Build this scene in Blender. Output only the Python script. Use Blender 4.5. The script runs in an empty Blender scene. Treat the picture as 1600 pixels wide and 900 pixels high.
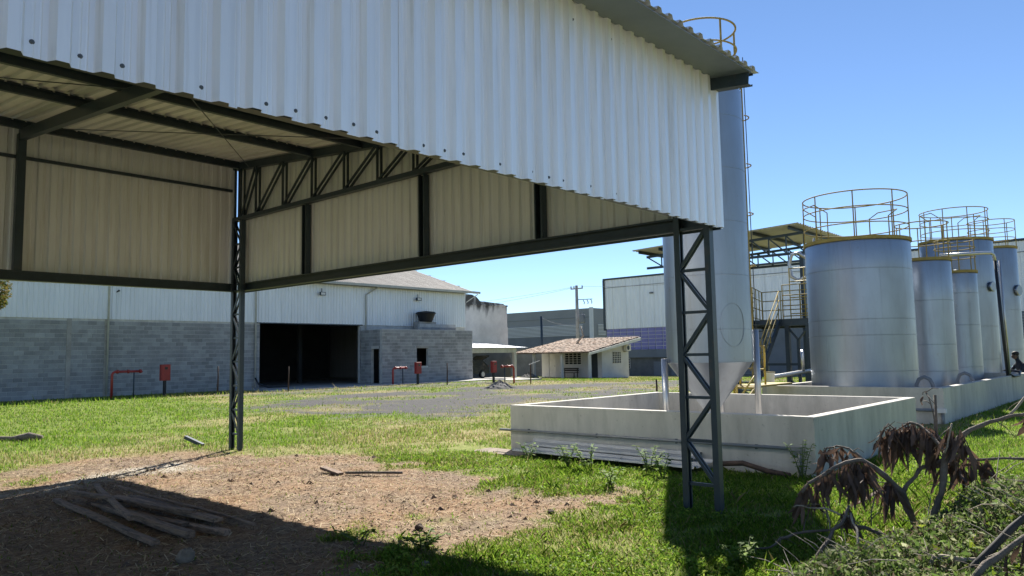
import bpy, math, random
import numpy as np
from mathutils import Vector, Matrix, Euler

random.seed(7); RNG = np.random.default_rng(7)
SC = bpy.context.scene
COL = SC.collection
R = math.radians

# ------------------------------------------------------------------ camera, sky, sun, exposure
YAW, PITCH, ROLL = R(41.580), R(5.123), R(-1.016)
F = Vector((math.cos(YAW)*math.cos(PITCH), math.sin(YAW)*math.cos(PITCH), math.sin(PITCH)))
Rt = Vector((math.sin(YAW), -math.cos(YAW), 0.0)); Up = Rt.cross(F)
R2 = Rt*math.cos(ROLL) + Up*math.sin(ROLL); U2 = -Rt*math.sin(ROLL) + Up*math.cos(ROLL)
cam = bpy.data.cameras.new('camera'); cam.sensor_width = 36.0; cam.lens = 36.0*1180.09/1600.0
cam.clip_start = 0.05; cam.clip_end = 6000
cam_o = bpy.data.objects.new('camera', cam); COL.objects.link(cam_o)
m = Matrix.Identity(4)
for i in range(3):
    m[i][0] = R2[i]; m[i][1] = U2[i]; m[i][2] = -F[i]
m[2][3] = 1.6
cam_o.matrix_world = m
SC.camera = cam_o

SUN_AZ, SUN_EL = R(29.3), R(41.5)             # azimuth from +X towards +Y
SUN_DIR = Vector((math.cos(SUN_AZ)*math.cos(SUN_EL), math.sin(SUN_AZ)*math.cos(SUN_EL), math.sin(SUN_EL)))
world = bpy.data.worlds.new('World'); SC.world = world; world.use_nodes = True
wn = world.node_tree; wn.nodes.clear()
sky = wn.nodes.new('ShaderNodeTexSky'); sky.sky_type = 'NISHITA'; sky.sun_disc = False
sky.sun_elevation = SUN_EL; sky.sun_rotation = math.pi/2 - SUN_AZ
sky.air_density = 0.8; sky.dust_density = 0.0; sky.ozone_density = 5.0; sky.altitude = 300
bg = wn.nodes.new('ShaderNodeBackground'); bg.inputs[1].default_value = 0.056
wo = wn.nodes.new('ShaderNodeOutputWorld')
wn.links.new(sky.outputs[0], bg.inputs[0]); wn.links.new(bg.outputs[0], wo.inputs[0])
sun = bpy.data.lights.new('sun', 'SUN'); sun.energy = 4.2; sun.angle = R(0.53); sun.color = (1.0, 0.95, 0.86)
sun_o = bpy.data.objects.new('sun', sun); COL.objects.link(sun_o)
sun_o.rotation_euler = (-SUN_DIR).to_track_quat('-Z', 'Y').to_euler(); sun_o.location = SUN_DIR*60
vs = SC.view_settings
vs.view_transform = 'Standard'; vs.look = 'None'; vs.exposure = 1.45; vs.gamma = 1.0; vs.use_curve_mapping = False

# ------------------------------------------------------------------ helpers
def ground_z(x, y):
    return -0.025*min(max(x-36.0, 0.0), 49.0)

class MB:
    """collects simple shapes into one mesh"""
    def __init__(s): s.v = []; s.f = []; s.m = []; s.cur = 0
    def add(s, vs, fs):
        b = len(s.v); s.v += [tuple(v) for v in vs]
        for f in fs: s.f.append(tuple(b+i for i in f)); s.m.append(s.cur)
        return s
    def box(s, x0, x1, y0, y1, z0, z1):
        return s.add([(x0,y0,z0),(x1,y0,z0),(x1,y1,z0),(x0,y1,z0),(x0,y0,z1),(x1,y0,z1),(x1,y1,z1),(x0,y1,z1)],
                     [(3,2,1,0),(4,5,6,7),(0,1,5,4),(1,2,6,5),(2,3,7,6),(3,0,4,7)])
    def bbox(s, x0, x1, y0, y1, z0, z1, b=0.01):
        """box with chamfered vertical and top edges"""
        P = lambda i, z: [(x0+i+b,y0+i,z),(x1-i-b,y0+i,z),(x1-i,y0+i+b,z),(x1-i,y1-i-b,z),(x1-i-b,y1-i,z),(x0+i+b,y1-i,z),(x0+i,y1-i-b,z),(x0+i,y0+i+b,z)]
        v = P(0,z0)+P(0,z1-b)+P(b,z1); f = [tuple(range(7,-1,-1)), tuple(range(16,24))]
        for k in range(2):
            for i in range(8): j=(i+1)%8; f.append((k*8+i,k*8+j,k*8+8+j,k*8+8+i))
        return s.add(v, f)
    def beam(s, a, b, w, h, up=(0,0,1)):
        a = Vector(a); b = Vector(b); d = (b-a).normalized(); u = Vector(up)
        if abs(d.dot(u)) > 0.98: u = Vector((1,0,0))
        sd = d.cross(u).normalized(); u = sd.cross(d).normalized()
        c = [(-1,-1),(1,-1),(1,1),(-1,1)]
        v = [a+sd*(i*w/2)+u*(j*h/2) for i,j in c]+[b+sd*(i*w/2)+u*(j*h/2) for i,j in c]
        return s.add(v, [(0,1,2,3),(7,6,5,4),(0,4,5,1),(1,5,6,2),(2,6,7,3),(3,7,4,0)])
    def channel(s, a, b, w, h, t=0.006, up=(0,0,1), flip=1):
        """open C section of web height h and flange width w"""
        a = Vector(a); b = Vector(b); d = (b-a).normalized(); u = Vector(up)
        if abs(d.dot(u)) > 0.98: u = Vector((1,0,0))
        sd = d.cross(u).normalized()*flip; u = sd.cross(d).normalized() if flip > 0 else d.cross(sd).normalized()*1
        if flip < 0: u = (-sd).cross(d).normalized()
        pr = [(-w/2,-h/2),(w/2,-h/2),(w/2,-h/2+.02),(w/2-t,-h/2+.02),(w/2-t,-h/2+t),(-w/2+t,-h/2+t),(-w/2+t,h/2-t),(w/2-t,h/2-t),(w/2-t,h/2-.02),(w/2,h/2-.02),(w/2,h/2),(-w/2,h/2)]
        n = len(pr); v = [a+sd*i+u*j for i,j in pr]+[b+sd*i+u*j for i,j in pr]
        f = [(i,(i+1)%n,n+(i+1)%n,n+i) for i in range(n)]
        for e in (0, n):
            for q in ((0,1,4,5),(1,2,3,4),(0,5,6,11),(11,6,7,10),(7,8,9,10)):
                f.append(tuple(e+k for k in (q if e else q[::-1])))
        return s.add(v, f)
    def tube(s, pts, r, n=8, cap=True):
        pts = [Vector(p) for p in pts]; rs = r if isinstance(r, (list, tuple)) else [r]*len(pts)
        b = len(s.v); pu = None
        for i, p in enumerate(pts):
            d = (pts[min(i+1,len(pts)-1)]-pts[max(i-1,0)]).normalized()
            if pu is None:
                u = Vector((0,0,1)) if abs(d.z) < 0.9 else Vector((1,0,0))
            else: u = pu
            u = (u-d*u.dot(d))
            if u.length < 1e-5: u = d.orthogonal()
            u.normalize(); w = d.cross(u); pu = u
            for k in range(n):
                a = 2*math.pi*k/n; s.v.append(tuple(p+u*(math.cos(a)*rs[i])+w*(math.sin(a)*rs[i])))
        for i in range(len(pts)-1):
            for k in range(n):
                k2 = (k+1)%n; s.f.append((b+i*n+k,b+i*n+k2,b+(i+1)*n+k2,b+(i+1)*n+k)); s.m.append(s.cur)
        if cap:
            s.f.append(tuple(b+k for k in range(n-1,-1,-1))); s.m.append(s.cur)
            e = b+(len(pts)-1)*n; s.f.append(tuple(e+k for k in range(n))); s.m.append(s.cur)
        return s
    def lathe(s, cx, cy, prof, n=48):
        b = len(s.v)
        for r, z in prof:
            for k in range(n):
                a = 2*math.pi*k/n; s.v.append((cx+r*math.cos(a), cy+r*math.sin(a), z))
        for i in range(len(prof)-1):
            for k in range(n):
                k2 = (k+1)%n; s.f.append((b+i*n+k,b+i*n+k2,b+(i+1)*n+k2,b+(i+1)*n+k)); s.m.append(s.cur)
        return s
    def ring(s, cx, cy, z, rad, r, n=40, a0=0.0, a1=2*math.pi, k=6):
        full = abs(a1-a0-2*math.pi) < 1e-6
        pts = [(cx+rad*math.cos(a0+(a1-a0)*i/n), cy+rad*math.sin(a0+(a1-a0)*i/n), z) for i in range(n+1)]
        return s.tube(pts, r, k, cap=not full)
    def prism(s, poly, d):
        """polygon (list of 3D points) extruded by vector d"""
        n = len(poly); d = Vector(d); v = [Vector(p) for p in poly]; v += [p+d for p in v]
        return s.add(v, [tuple(range(n-1,-1,-1)), tuple(range(n,2*n))]+[(i,(i+1)%n,n+(i+1)%n,n+i) for i in range(n)])
    def mesh(s, name, mats, smooth=False):
        me = bpy.data.meshes.new(name); me.from_pydata(s.v, [], s.f)
        for mt in (mats if isinstance(mats, (list, tuple)) else [mats]): me.materials.append(mt)
        if any(s.m): me.polygons.foreach_set('material_index', s.m)
        if smooth: me.polygons.foreach_set('use_smooth', [True]*len(me.polygons))
        me.update(); return me
    def build(s, name, mats, parent=None, smooth=False):
        return link(name, s.mesh(name, mats, smooth), parent)

def link(name, me, parent=None, loc=None, rot=None, scale=None):
    o = bpy.data.objects.new(name, me); COL.objects.link(o)
    if parent is not None:
        o.parent = parent
        if parent.type == 'EMPTY': o.matrix_parent_inverse = Matrix.Translation(-Vector(parent.location))
    if loc is not None: o.location = loc
    if rot is not None: o.rotation_euler = rot
    if scale is not None: o.scale = scale
    return o
def tag(o, label, cat, group=None):
    o['label'] = label; o['category'] = cat
    if group: o['group'] = group
    return o
def thing(name, loc, label, cat, group=None):
    o = bpy.data.objects.new(name, None); COL.objects.link(o); o.location = loc; o.empty_display_size = 0.3
    return tag(o, label, cat, group)
def smooth_by_angle(o, ang=35):
    me = o.data; me.polygons.foreach_set('use_smooth', [True]*len(me.polygons))
    try: me.set_sharp_from_angle(angle=R(ang))
    except Exception: pass

# ------------------------------------------------------------------ materials
def mat(name, col, rough=0.6, metal=0.0, var=0.0, scale=3.0, col2=None, bump=0.0, bscale=40.0, stretch=(1,1,1),
        island=0.0, spec=0.5, rvar=0.0, transl=0.0, attr=None):
    mt = bpy.data.materials.new(name); mt.use_nodes = True; nt = mt.node_tree; N = nt.nodes; L = nt.links
    b = N['Principled BSDF']; out = N['Material Output']
    b.inputs['Roughness'].default_value = rough; b.inputs['Metallic'].default_value = metal
    b.inputs['Specular IOR Level'].default_value = spec
    geo = N.new('ShaderNodeNewGeometry'); mp = N.new('ShaderNodeMapping'); mp.inputs['Scale'].default_value = stretch
    L.new(geo.outputs['Position'], mp.inputs['Vector'])
    c = None
    if attr:
        a = N.new('ShaderNodeAttribute'); a.attribute_name = attr; c = a.outputs['Color']
    else:
        rgb = N.new('ShaderNodeRGB'); rgb.outputs[0].default_value = (*col, 1); c = rgb.outputs[0]
    if var > 0 or col2:
        nz = N.new('ShaderNodeTexNoise'); nz.inputs['Scale'].default_value = scale; nz.inputs['Detail'].default_value = 6
        nz.inputs['Roughness'].default_value = 0.65
        L.new(mp.outputs[0], nz.inputs['Vector'])
        rp = N.new('ShaderNodeMapRange'); rp.inputs['From Min'].default_value = 0.35; rp.inputs['From Max'].default_value = 0.68
        L.new(nz.outputs['Fac'], rp.inputs['Value'])
        mx = N.new('ShaderNodeMix'); mx.data_type = 'RGBA'
        L.new(c, mx.inputs['A'])
        if col2: mx.inputs['B'].default_value = (*col2, 1)
        else:
            mx.inputs['B'].default_value = (col[0]*(1-var), col[1]*(1-var), col[2]*(1-var), 1)
        L.new(rp.outputs[0], mx.inputs['Factor']); c = mx.outputs['Result']
        if rvar > 0:
            rr = N.new('ShaderNodeMapRange'); rr.inputs['To Min'].default_value = rough; rr.inputs['To Max'].default_value = min(1, rough+rvar)
            L.new(nz.outputs['Fac'], rr.inputs['Value']); L.new(rr.outputs[0], b.inputs['Roughness'])
    if island > 0:
        oi = N.new('ShaderNodeObjectInfo'); ad = N.new('ShaderNodeMath'); ad.operation = 'ADD'
        L.new(oi.outputs['Random'], ad.inputs[0]); L.new(geo.outputs['Random Per Island'], ad.inputs[1])
        fr = N.new('ShaderNodeMath'); fr.operation = 'FRACT'; L.new(ad.outputs[0], fr.inputs[0])
        mr = N.new('ShaderNodeMapRange'); mr.inputs['To Min'].default_value = 1-island; mr.inputs['To Max'].default_value = 1+island
        L.new(fr.outputs[0], mr.inputs['Value'])
        hs = N.new('ShaderNodeHueSaturation'); L.new(mr.outputs[0], hs.inputs['Value']); L.new(c, hs.inputs['Color']); c = hs.outputs[0]
    L.new(c, b.inputs['Base Color'])
    if bump > 0:
        n2 = N.new('ShaderNodeTexNoise'); n2.inputs['Scale'].default_value = bscale; n2.inputs['Detail'].default_value = 5
        L.new(mp.outputs[0], n2.inputs['Vector'])
        bp = N.new('ShaderNodeBump'); bp.inputs['Strength'].default_value = bump; bp.inputs['Distance'].default_value = 0.02
        L.new(n2.outputs['Fac'], bp.inputs['Height']); L.new(bp.outputs[0], b.inputs['Normal'])
    if transl > 0:
        tr = N.new('ShaderNodeBsdfTranslucent'); L.new(c, tr.inputs['Color'])
        ms = N.new('ShaderNodeMixShader'); ms.inputs[0].default_value = transl
        L.new(b.outputs[0], ms.inputs[1]); L.new(tr.outputs[0], ms.inputs[2]); L.new(ms.outputs[0], out.inputs['Surface'])
    return mt

M = {}
M['clad'] = mat('white_cladding_paint', (0.84,0.85,0.87), 0.30, 0.5, var=0.10, scale=1.3, stretch=(6,6,0.5), rvar=0.15, island=0.05)
M['clad_in'] = mat('cream_cladding_back_coat', (0.70,0.725,0.745), 0.55, 0.0, var=0.14, scale=1.0, stretch=(6,6,0.6))
M['roof_in'] = mat('galvanised_roof_underside', (0.65,0.67,0.68), 0.5, 0.1, var=0.2, scale=1.2, stretch=(4,0.6,4))
M['roof_out'] = mat('galvanised_roof_top', (0.55,0.55,0.55), 0.4, 0.4, var=0.2, scale=2)
M['soffit'] = mat('grey_eave_flashing', (0.20,0.23,0.275), 0.5, 0.3, var=0.2, scale=1.5)
M['conduit'] = mat('grey_conduit', (0.24,0.24,0.23), 0.5, 0.3, var=0.2, scale=5)
M['can_in'] = mat('dull_canopy_underside', (0.50,0.50,0.50), 0.6, 0.1, var=0.2, scale=1)
M['steel'] = mat('dark_blue_grey_steel_paint', (0.028,0.046,0.064), 0.42, 0.0, var=0.25, scale=8, bump=0.05, bscale=60)
M['screw'] = mat('zinc_screw', (0.10,0.11,0.12), 0.45, 0.6)
M['block'] = mat('concrete_block', (0.345,0.35,0.35), 0.9, var=0.25, scale=1.6, bump=0.35, bscale=45, island=0.2)
M['mortar'] = mat('grey_mortar', (0.60,0.59,0.56), 0.95, var=0.3, scale=3, bump=0.3, bscale=60)
M['concrete'] = mat('plain_concrete', (0.42,0.40,0.37), 0.9, var=0.3, scale=1.5, bump=0.2, bscale=30)
M['plaster'] = mat('cream_plaster', (0.55,0.52,0.455), 0.85, var=0.32, scale=1.2, stretch=(1.6,1.6,0.45), bump=0.12, bscale=25)
M['wh_clad'] = mat('warehouse_white_cladding', (0.78,0.80,0.83), 0.45, 0.35, var=0.12, scale=1.0, stretch=(3,3,0.4))
M['wh_roof'] = mat('weathered_roof_sheet', (0.33,0.30,0.26), 0.75, var=0.35, scale=0.6, stretch=(3,0.5,1))
M['trim'] = mat('pale_gutter_paint', (0.50,0.50,0.46), 0.5, var=0.2, scale=3)
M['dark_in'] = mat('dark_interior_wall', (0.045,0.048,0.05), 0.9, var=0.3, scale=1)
M['red'] = mat('red_fire_paint', (0.33,0.032,0.028), 0.45, var=0.3, scale=4)
M['black'] = mat('black_plastic', (0.010,0.013,0.018), 0.5, var=0.3, scale=5)
M['rust'] = mat('rust_brown_steel', (0.10,0.06,0.04), 0.85, var=0.5, scale=9)
M['tank'] = mat('dull_aluminium_tank_skin', (0.32,0.355,0.405), 0.31, 0.95, var=0.16, scale=0.8, stretch=(1.5,1.5,0.6), rvar=0.2, bump=0.07, bscale=1.7)
M['pipe'] = mat('stainless_pipe', (0.50,0.50,0.50), 0.34, 0.8, var=0.1, scale=5)
M['yellow'] = mat('yellow_rail_paint', (0.50,0.36,0.075), 0.5, var=0.3, scale=6)
M['olive'] = mat('faded_yellow_rail_paint', (0.33,0.245,0.07), 0.8, var=0.3, scale=6)
M['slate'] = mat('slate_grey_wall_paint', (0.17,0.19,0.215), 0.7, var=0.2, scale=0.5)
M['greywall'] = mat('weathered_grey_wall', (0.15,0.155,0.155), 0.9, var=0.35, scale=0.8)
M['far'] = mat('far_grey_cladding', (0.24,0.26,0.29), 0.6, var=0.1, scale=0.3)
M['far2'] = mat('far_light_louvre', (0.62,0.65,0.70), 0.5, var=0.1, scale=0.5)
M['glass'] = mat('blue_violet_glass', (0.20,0.19,0.46), 0.3, 0.0, var=0.25, scale=0.8)
M['white'] = mat('white_paint', (0.72,0.71,0.68), 0.55, var=0.15, scale=2)
M['housewall'] = mat('pale_house_wall', (0.60,0.60,0.60), 0.85, var=0.15, scale=0.9)
M['tile'] = mat('clay_roof_tile', (0.36,0.235,0.155), 0.85, col2=(0.50,0.41,0.32), scale=2.5, island=0.4)
M['darkglass'] = mat('dark_window_glass', (0.03,0.035,0.04), 0.12)
M['cart'] = mat('dark_car_paint', (0.012,0.016,0.022), 0.25)
M['wood'] = mat('weathered_brown_timber', (0.34,0.23,0.16), 0.85, var=0.45, scale=5, stretch=(7,0.6,7), bump=0.5, bscale=30, island=0.3)
M['wooddark'] = mat('bench_wood', (0.05,0.045,0.04), 0.8, var=0.3, scale=5)
M['bark'] = mat('dead_grey_bark', (0.19,0.155,0.125), 0.9, var=0.5, scale=14, bump=0.5, bscale=70)
M['barkpale'] = mat('pale_peeled_branch', (0.40,0.34,0.26), 0.85, var=0.4, scale=12, bump=0.3, bscale=60)
M['deadleaf'] = mat('dead_brown_leaf', (0.15,0.095,0.068), 0.75, var=0.35, scale=9, island=0.35, transl=0.25)
M['stone'] = mat('grey_brown_stone', (0.26,0.21,0.16), 0.95, var=0.4, scale=8, bump=0.5, bscale=30)
M['gravelpile'] = mat('dark_crushed_gravel', (0.14,0.135,0.13), 0.95, var=0.5, scale=9, bump=0.6, bscale=18)
M['sheet'] = mat('discarded_galvanised_sheet', (0.46,0.45,0.42), 0.55, 0.15, var=0.25, scale=3)
M['skin'] = mat('skin', (0.13,0.075,0.05), 0.6)
M['cloth'] = mat('dark_navy_cloth', (0.025,0.03,0.045), 0.9, var=0.3, scale=12)
M['hair'] = mat('black_hair', (0.012,0.01,0.01), 0.7)
M['grass'] = mat('grass_blade', (0.1,0.15,0.03), 0.55, attr='Col', transl=0.5, spec=0.15)
M['leaf'] = mat('green_leaf', (0.1,0.15,0.03), 0.65, attr='Col', transl=0.5, spec=0.12)
M['litter'] = mat('straw_litter', (0.3,0.25,0.15), 0.9, attr='Col')

def stained_wall():
    mt = mat('stained_white_plaster', (0.72,0.72,0.70), 0.9, var=0.25, scale=0.7)
    nt = mt.node_tree; N = nt.nodes; L = nt.links; b = N['Principled BSDF']
    src = b.inputs['Base Color'].links[0].from_socket
    geo = N.new('ShaderNodeNewGeometry'); sp = N.new('ShaderNodeSeparateXYZ'); L.new(geo.outputs['Position'], sp.inputs[0])
    mp = N.new('ShaderNodeMapping'); mp.inputs['Scale'].default_value = (1.1,1.1,0.28); L.new(geo.outputs['Position'], mp.inputs[0])
    nz = N.new('ShaderNodeTexNoise'); nz.inputs['Scale'].default_value = 1.5; nz.inputs['Detail'].default_value = 8; L.new(mp.outputs[0], nz.inputs['Vector'])
    mr = N.new('ShaderNodeMapRange'); mr.inputs['From Min'].default_value = 4.3; mr.inputs['From Max'].default_value = 6.3; mr.inputs['To Min'].default_value = -0.22; mr.inputs['To Max'].default_value = 0.2
    L.new(sp.outputs[2], mr.inputs[0]); ad = N.new('ShaderNodeMath'); L.new(mr.outputs[0], ad.inputs[0]); L.new(nz.outputs[0], ad.inputs[1])
    r2 = N.new('ShaderNodeMapRange'); r2.inputs['From Min'].default_value = 0.53; r2.inputs['From Max'].default_value = 0.72; L.new(ad.outputs[0], r2.inputs[0])
    mx = N.new('ShaderNodeMix'); mx.data_type = 'RGBA'; mx.inputs['B'].default_value = (0.075,0.075,0.072,1)
    L.new(src, mx.inputs['A']); L.new(r2.outputs[0], mx.inputs['Factor']); L.new(mx.outputs['Result'], b.inputs['Base Color'])
    return mt
M['stained'] = stained_wall()
def grime(mt, col, scale, stretch, lo, hi, amount):
    """thresholded streaks and blotches of dirt laid over a material"""
    nt = mt.node_tree; N = nt.nodes; L = nt.links; b = N['Principled BSDF']; src = b.inputs['Base Color'].links[0].from_socket
    geo = N.new('ShaderNodeNewGeometry'); mp = N.new('ShaderNodeMapping'); mp.inputs['Scale'].default_value = stretch; mp.inputs['Location'].default_value = (3.7,1.3,0.9)
    L.new(geo.outputs['Position'], mp.inputs[0])
    nz = N.new('ShaderNodeTexNoise'); nz.inputs['Scale'].default_value = scale; nz.inputs['Detail'].default_value = 9; nz.inputs['Roughness'].default_value = 0.68; L.new(mp.outputs[0], nz.inputs['Vector'])
    mr = N.new('ShaderNodeMapRange'); mr.inputs['From Min'].default_value = lo; mr.inputs['From Max'].default_value = hi; mr.inputs['To Max'].default_value = amount; L.new(nz.outputs[0], mr.inputs[0])
    mx = N.new('ShaderNodeMix'); mx.data_type = 'RGBA'; mx.inputs['B'].default_value = (*col,1); L.new(src, mx.inputs['A']); L.new(mr.outputs[0], mx.inputs['Factor']); L.new(mx.outputs['Result'], b.inputs['Base Color'])
grime(M['plaster'], (0.16,0.145,0.115), 2.2, (1.6,1.6,0.5), 0.52, 0.78, 0.42)
grime(M['plaster'], (0.10,0.095,0.08), 14.0, (1,1,1), 0.62, 0.72, 0.6)
grime(M['clad'], (0.42,0.40,0.36), 2.0, (9,9,0.35), 0.55, 0.78, 0.55)
grime(M['clad_in'], (0.34,0.30,0.24), 2.0, (8,8,0.4), 0.54, 0.8, 0.6)
grime(M['tank'], (0.22,0.22,0.22), 1.6, (4,4,0.3), 0.52, 0.8, 0.7)
grime(M['tank'], (0.26,0.24,0.21), 7.0, (1,1,0.8), 0.62, 0.74, 0.6)
grime(M['block'], (0.15,0.15,0.145), 1.1, (1,1,0.7), 0.5, 0.78, 0.4)
grime(M['wh_clad'], (0.40,0.40,0.38), 1.2, (5,5,0.25), 0.55, 0.8, 0.5)
grime(M['concrete'], (0.17,0.155,0.13), 2.5, (1,1,1), 0.5, 0.75, 0.7)
grime(M['steel'], (0.11,0.075,0.05), 5.0, (1,1,0.6), 0.6, 0.72, 0.45)
grime(M['wood'], (0.075,0.055,0.042), 7.0, (6,0.5,6), 0.48, 0.62, 0.85)

# ------------------------------------------------------------------ ground
def vnoise(x, y, s, seed=0):
    """smooth value noise 0..1"""
    x = np.asarray(x)*s; y = np.asarray(y)*s
    xi = np.floor(x).astype(np.int64); yi = np.floor(y).astype(np.int64); fx = x-xi; fy = y-yi
    fx = fx*fx*(3-2*fx); fy = fy*fy*(3-2*fy)
    def h(a, b):
        n = (a*374761393 + b*668265263 + seed*1442695041) & 0x7fffffff
        n = ((n ^ (n >> 13))*1274126177) & 0x7fffffff
        return ((n ^ (n >> 16)) & 0xffff)/65535.0
    return (h(xi,yi)*(1-fx)+h(xi+1,yi)*fx)*(1-fy)+(h(xi,yi+1)*(1-fx)+h(xi+1,yi+1)*fx)*fy
def fbm(x, y, s, seed=0):
    return (vnoise(x,y,s,seed)*0.5+vnoise(x,y,s*2.1,seed+1)*0.3+vnoise(x,y,s*4.3,seed+2)*0.2)
def poly_sd(x, y, P):
    """signed distance to a polygon, positive inside"""
    x = np.asarray(x, float); y = np.asarray(y, float); d = np.full(x.shape, 1e9); ins = np.zeros(x.shape, bool)
    n = len(P)
    for i in range(n):
        (x0,y0),(x1,y1) = P[i], P[(i+1)%n]
        ex, ey = x1-x0, y1-y0; t = np.clip(((x-x0)*ex+(y-y0)*ey)/(ex*ex+ey*ey+1e-9), 0, 1)
        d = np.minimum(d, np.hypot(x-(x0+t*ex), y-(y0+t*ey)))
        c = ((y0 > y) != (y1 > y)) & (x < (x1-x0)*(y-y0)/(y1-y0+1e-12)+x0); ins ^= c
    return np.where(ins, d, -d)
DIRT = [(-6.0,13.2),(1.85,12.6),(3.21,12.5),(4.14,12.9),(5.32,13.5),(6.32,12.6),(7.27,11.08),(7.26,9.05),(7.48,7.65),(7.11,5.86),(6.66,4.67),(5.94,4.66),(5.08,5.2),(4.38,5.12),(3.73,4.6),(2.85,3.4),(1.5,2.2),(-2,1.0),(-8,1.0)]
GRAVEL = [(14.32,25.75),(17.82,27.67),(20.94,28.6),(28.25,28.5),(31.32,26.3),(36.38,25.02),(47.5,26.57),(52,20),(27.85,16.28),(19.83,15.98),(15.94,14.47),(13.67,15.42),(12.97,18.49),(12.73,22.69)]
PALE = [(1.5,11.0),(2.93,11.25),(4.09,12.08),(5.61,12.2),(5.64,11.15),(4.54,11.43),(3.61,11.1)]
def masks(x, y):
    n = (fbm(x,y,0.8,3)-0.5)*2
    n2_ = (fbm(x,y,3.2,7)-0.5)*2
    dirt = np.clip((poly_sd(x,y,DIRT)+n*1.2+n2_*0.7)/0.6+0.55, 0, 1)
    dirt = np.maximum(dirt, 0.9*np.clip((poly_sd(x,y,[(3.0,14.0),(6.8,14.0),(6.8,12.5),(3,12.3)])+n*.5)/.6+.2,0,1))
    grav = np.clip((poly_sd(x,y,GRAVEL)+n*2.2)/2.0+0.5, 0, 1)
    grav = np.maximum(grav, np.clip((poly_sd(x,y,[(17,31.0),(20,30.2),(36,29.2),(40,27.5),(40,34),(17,35)])+n*1.6)/2+.35,0,1)*0.75)
    grav = grav*np.clip(fbm(x,y,0.42,17)*2.6-0.45+0.3*vnoise(x,y,2.5,19),0.12,1)
    pale = np.clip((poly_sd(x,y,PALE)+n*0.3)/0.35+0.5, 0, 1)
    pale = np.maximum(pale, np.clip((-0.6-y+n)/1.5,0,1)*np.clip((7-x+n)/3,0,1)*np.clip((60-np.hypot(x,y))/20,0,1))   # unseen pale ground added behind the camera to bounce light onto the fascia
    dry = np.clip((fbm(x,y,0.35,11)-0.30)*3.0, 0, 1)
    d = np.hypot(x, y)
    dry = dry*np.clip((d-9)/7, 0.5, 1.0)
    lush = np.clip((poly_sd(x,y,[(7.5,2.5),(10,2.5),(30,-2),(30,3.7),(15,3.5),(9.8,4),(9.0,8),(7.6,6.5)])+0.5), 0, 1)
    lush = np.maximum(lush, np.clip((poly_sd(x,y,[(3,14.6),(6.5,15),(10,19),(15,26),(16,36),(2,36)])+n)/1.5,0,1))
    return dirt, grav, pale, np.clip(dry*(1-lush), 0, 1)
def bump_z(x, y):
    return (fbm(x,y,1.1,5)-0.5)*0.06 + (fbm(x,y,5.0,8)-0.5)*0.03

def axis(lo, hi, fine0, fine1, st, grow=1.18):
    a = list(np.arange(fine0, fine1, st)); s = st
    while a[-1] < hi: s *= grow; a.append(a[-1]+s)
    b = [fine0]; s = st
    while b[-1] > lo: s *= grow; b.append(b[-1]-s)
    return np.array(b[::-1][:-1]+a)
gx = axis(-1500, 2500, -2.0, 20.0, 0.085, 1.05); gy = axis(-1500, 2500, -1.0, 20.0, 0.085, 1.05)
GX, GY = np.meshgrid(gx, gy, indexing='ij'); nx, ny = GX.shape
GZ = -0.025*np.clip(GX-36, 0, 49)
near = np.clip(1-(np.hypot(GX,GY)-18)/20, 0, 1)
GZ = GZ + bump_z(GX,GY)*near
dm, gm, pm, ym = masks(GX, GY)
GZ = GZ - 0.02*near
me = bpy.data.meshes.new('ground')
idx = np.arange(nx*ny).reshape(nx,ny)
quads = np.stack([idx[:-1,:-1],idx[1:,:-1],idx[1:,1:],idx[:-1,1:]], -1).reshape(-1,4)
me.vertices.add(nx*ny); me.vertices.foreach_set('co', np.stack([GX,GY,GZ],-1).reshape(-1))
me.loops.add(quads.size); me.loops.foreach_set('vertex_index', quads.reshape(-1).astype(np.int32))
me.polygons.add(len(quads)); me.polygons.foreach_set('loop_start', np.arange(0,quads.size,4,dtype=np.int32)); 
me.update(calc_edges=True)
ca = me.color_attributes.new('zone', 'FLOAT_COLOR', 'POINT')
ca.data.foreach_set('color', np.stack([dm,gm,pm,ym],-1).reshape(-1).astype(np.float32))
me.polygons.foreach_set('use_smooth', [True]*len(me.polygons))
ground = link('ground', me); ground['kind'] = 'structure'

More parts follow.
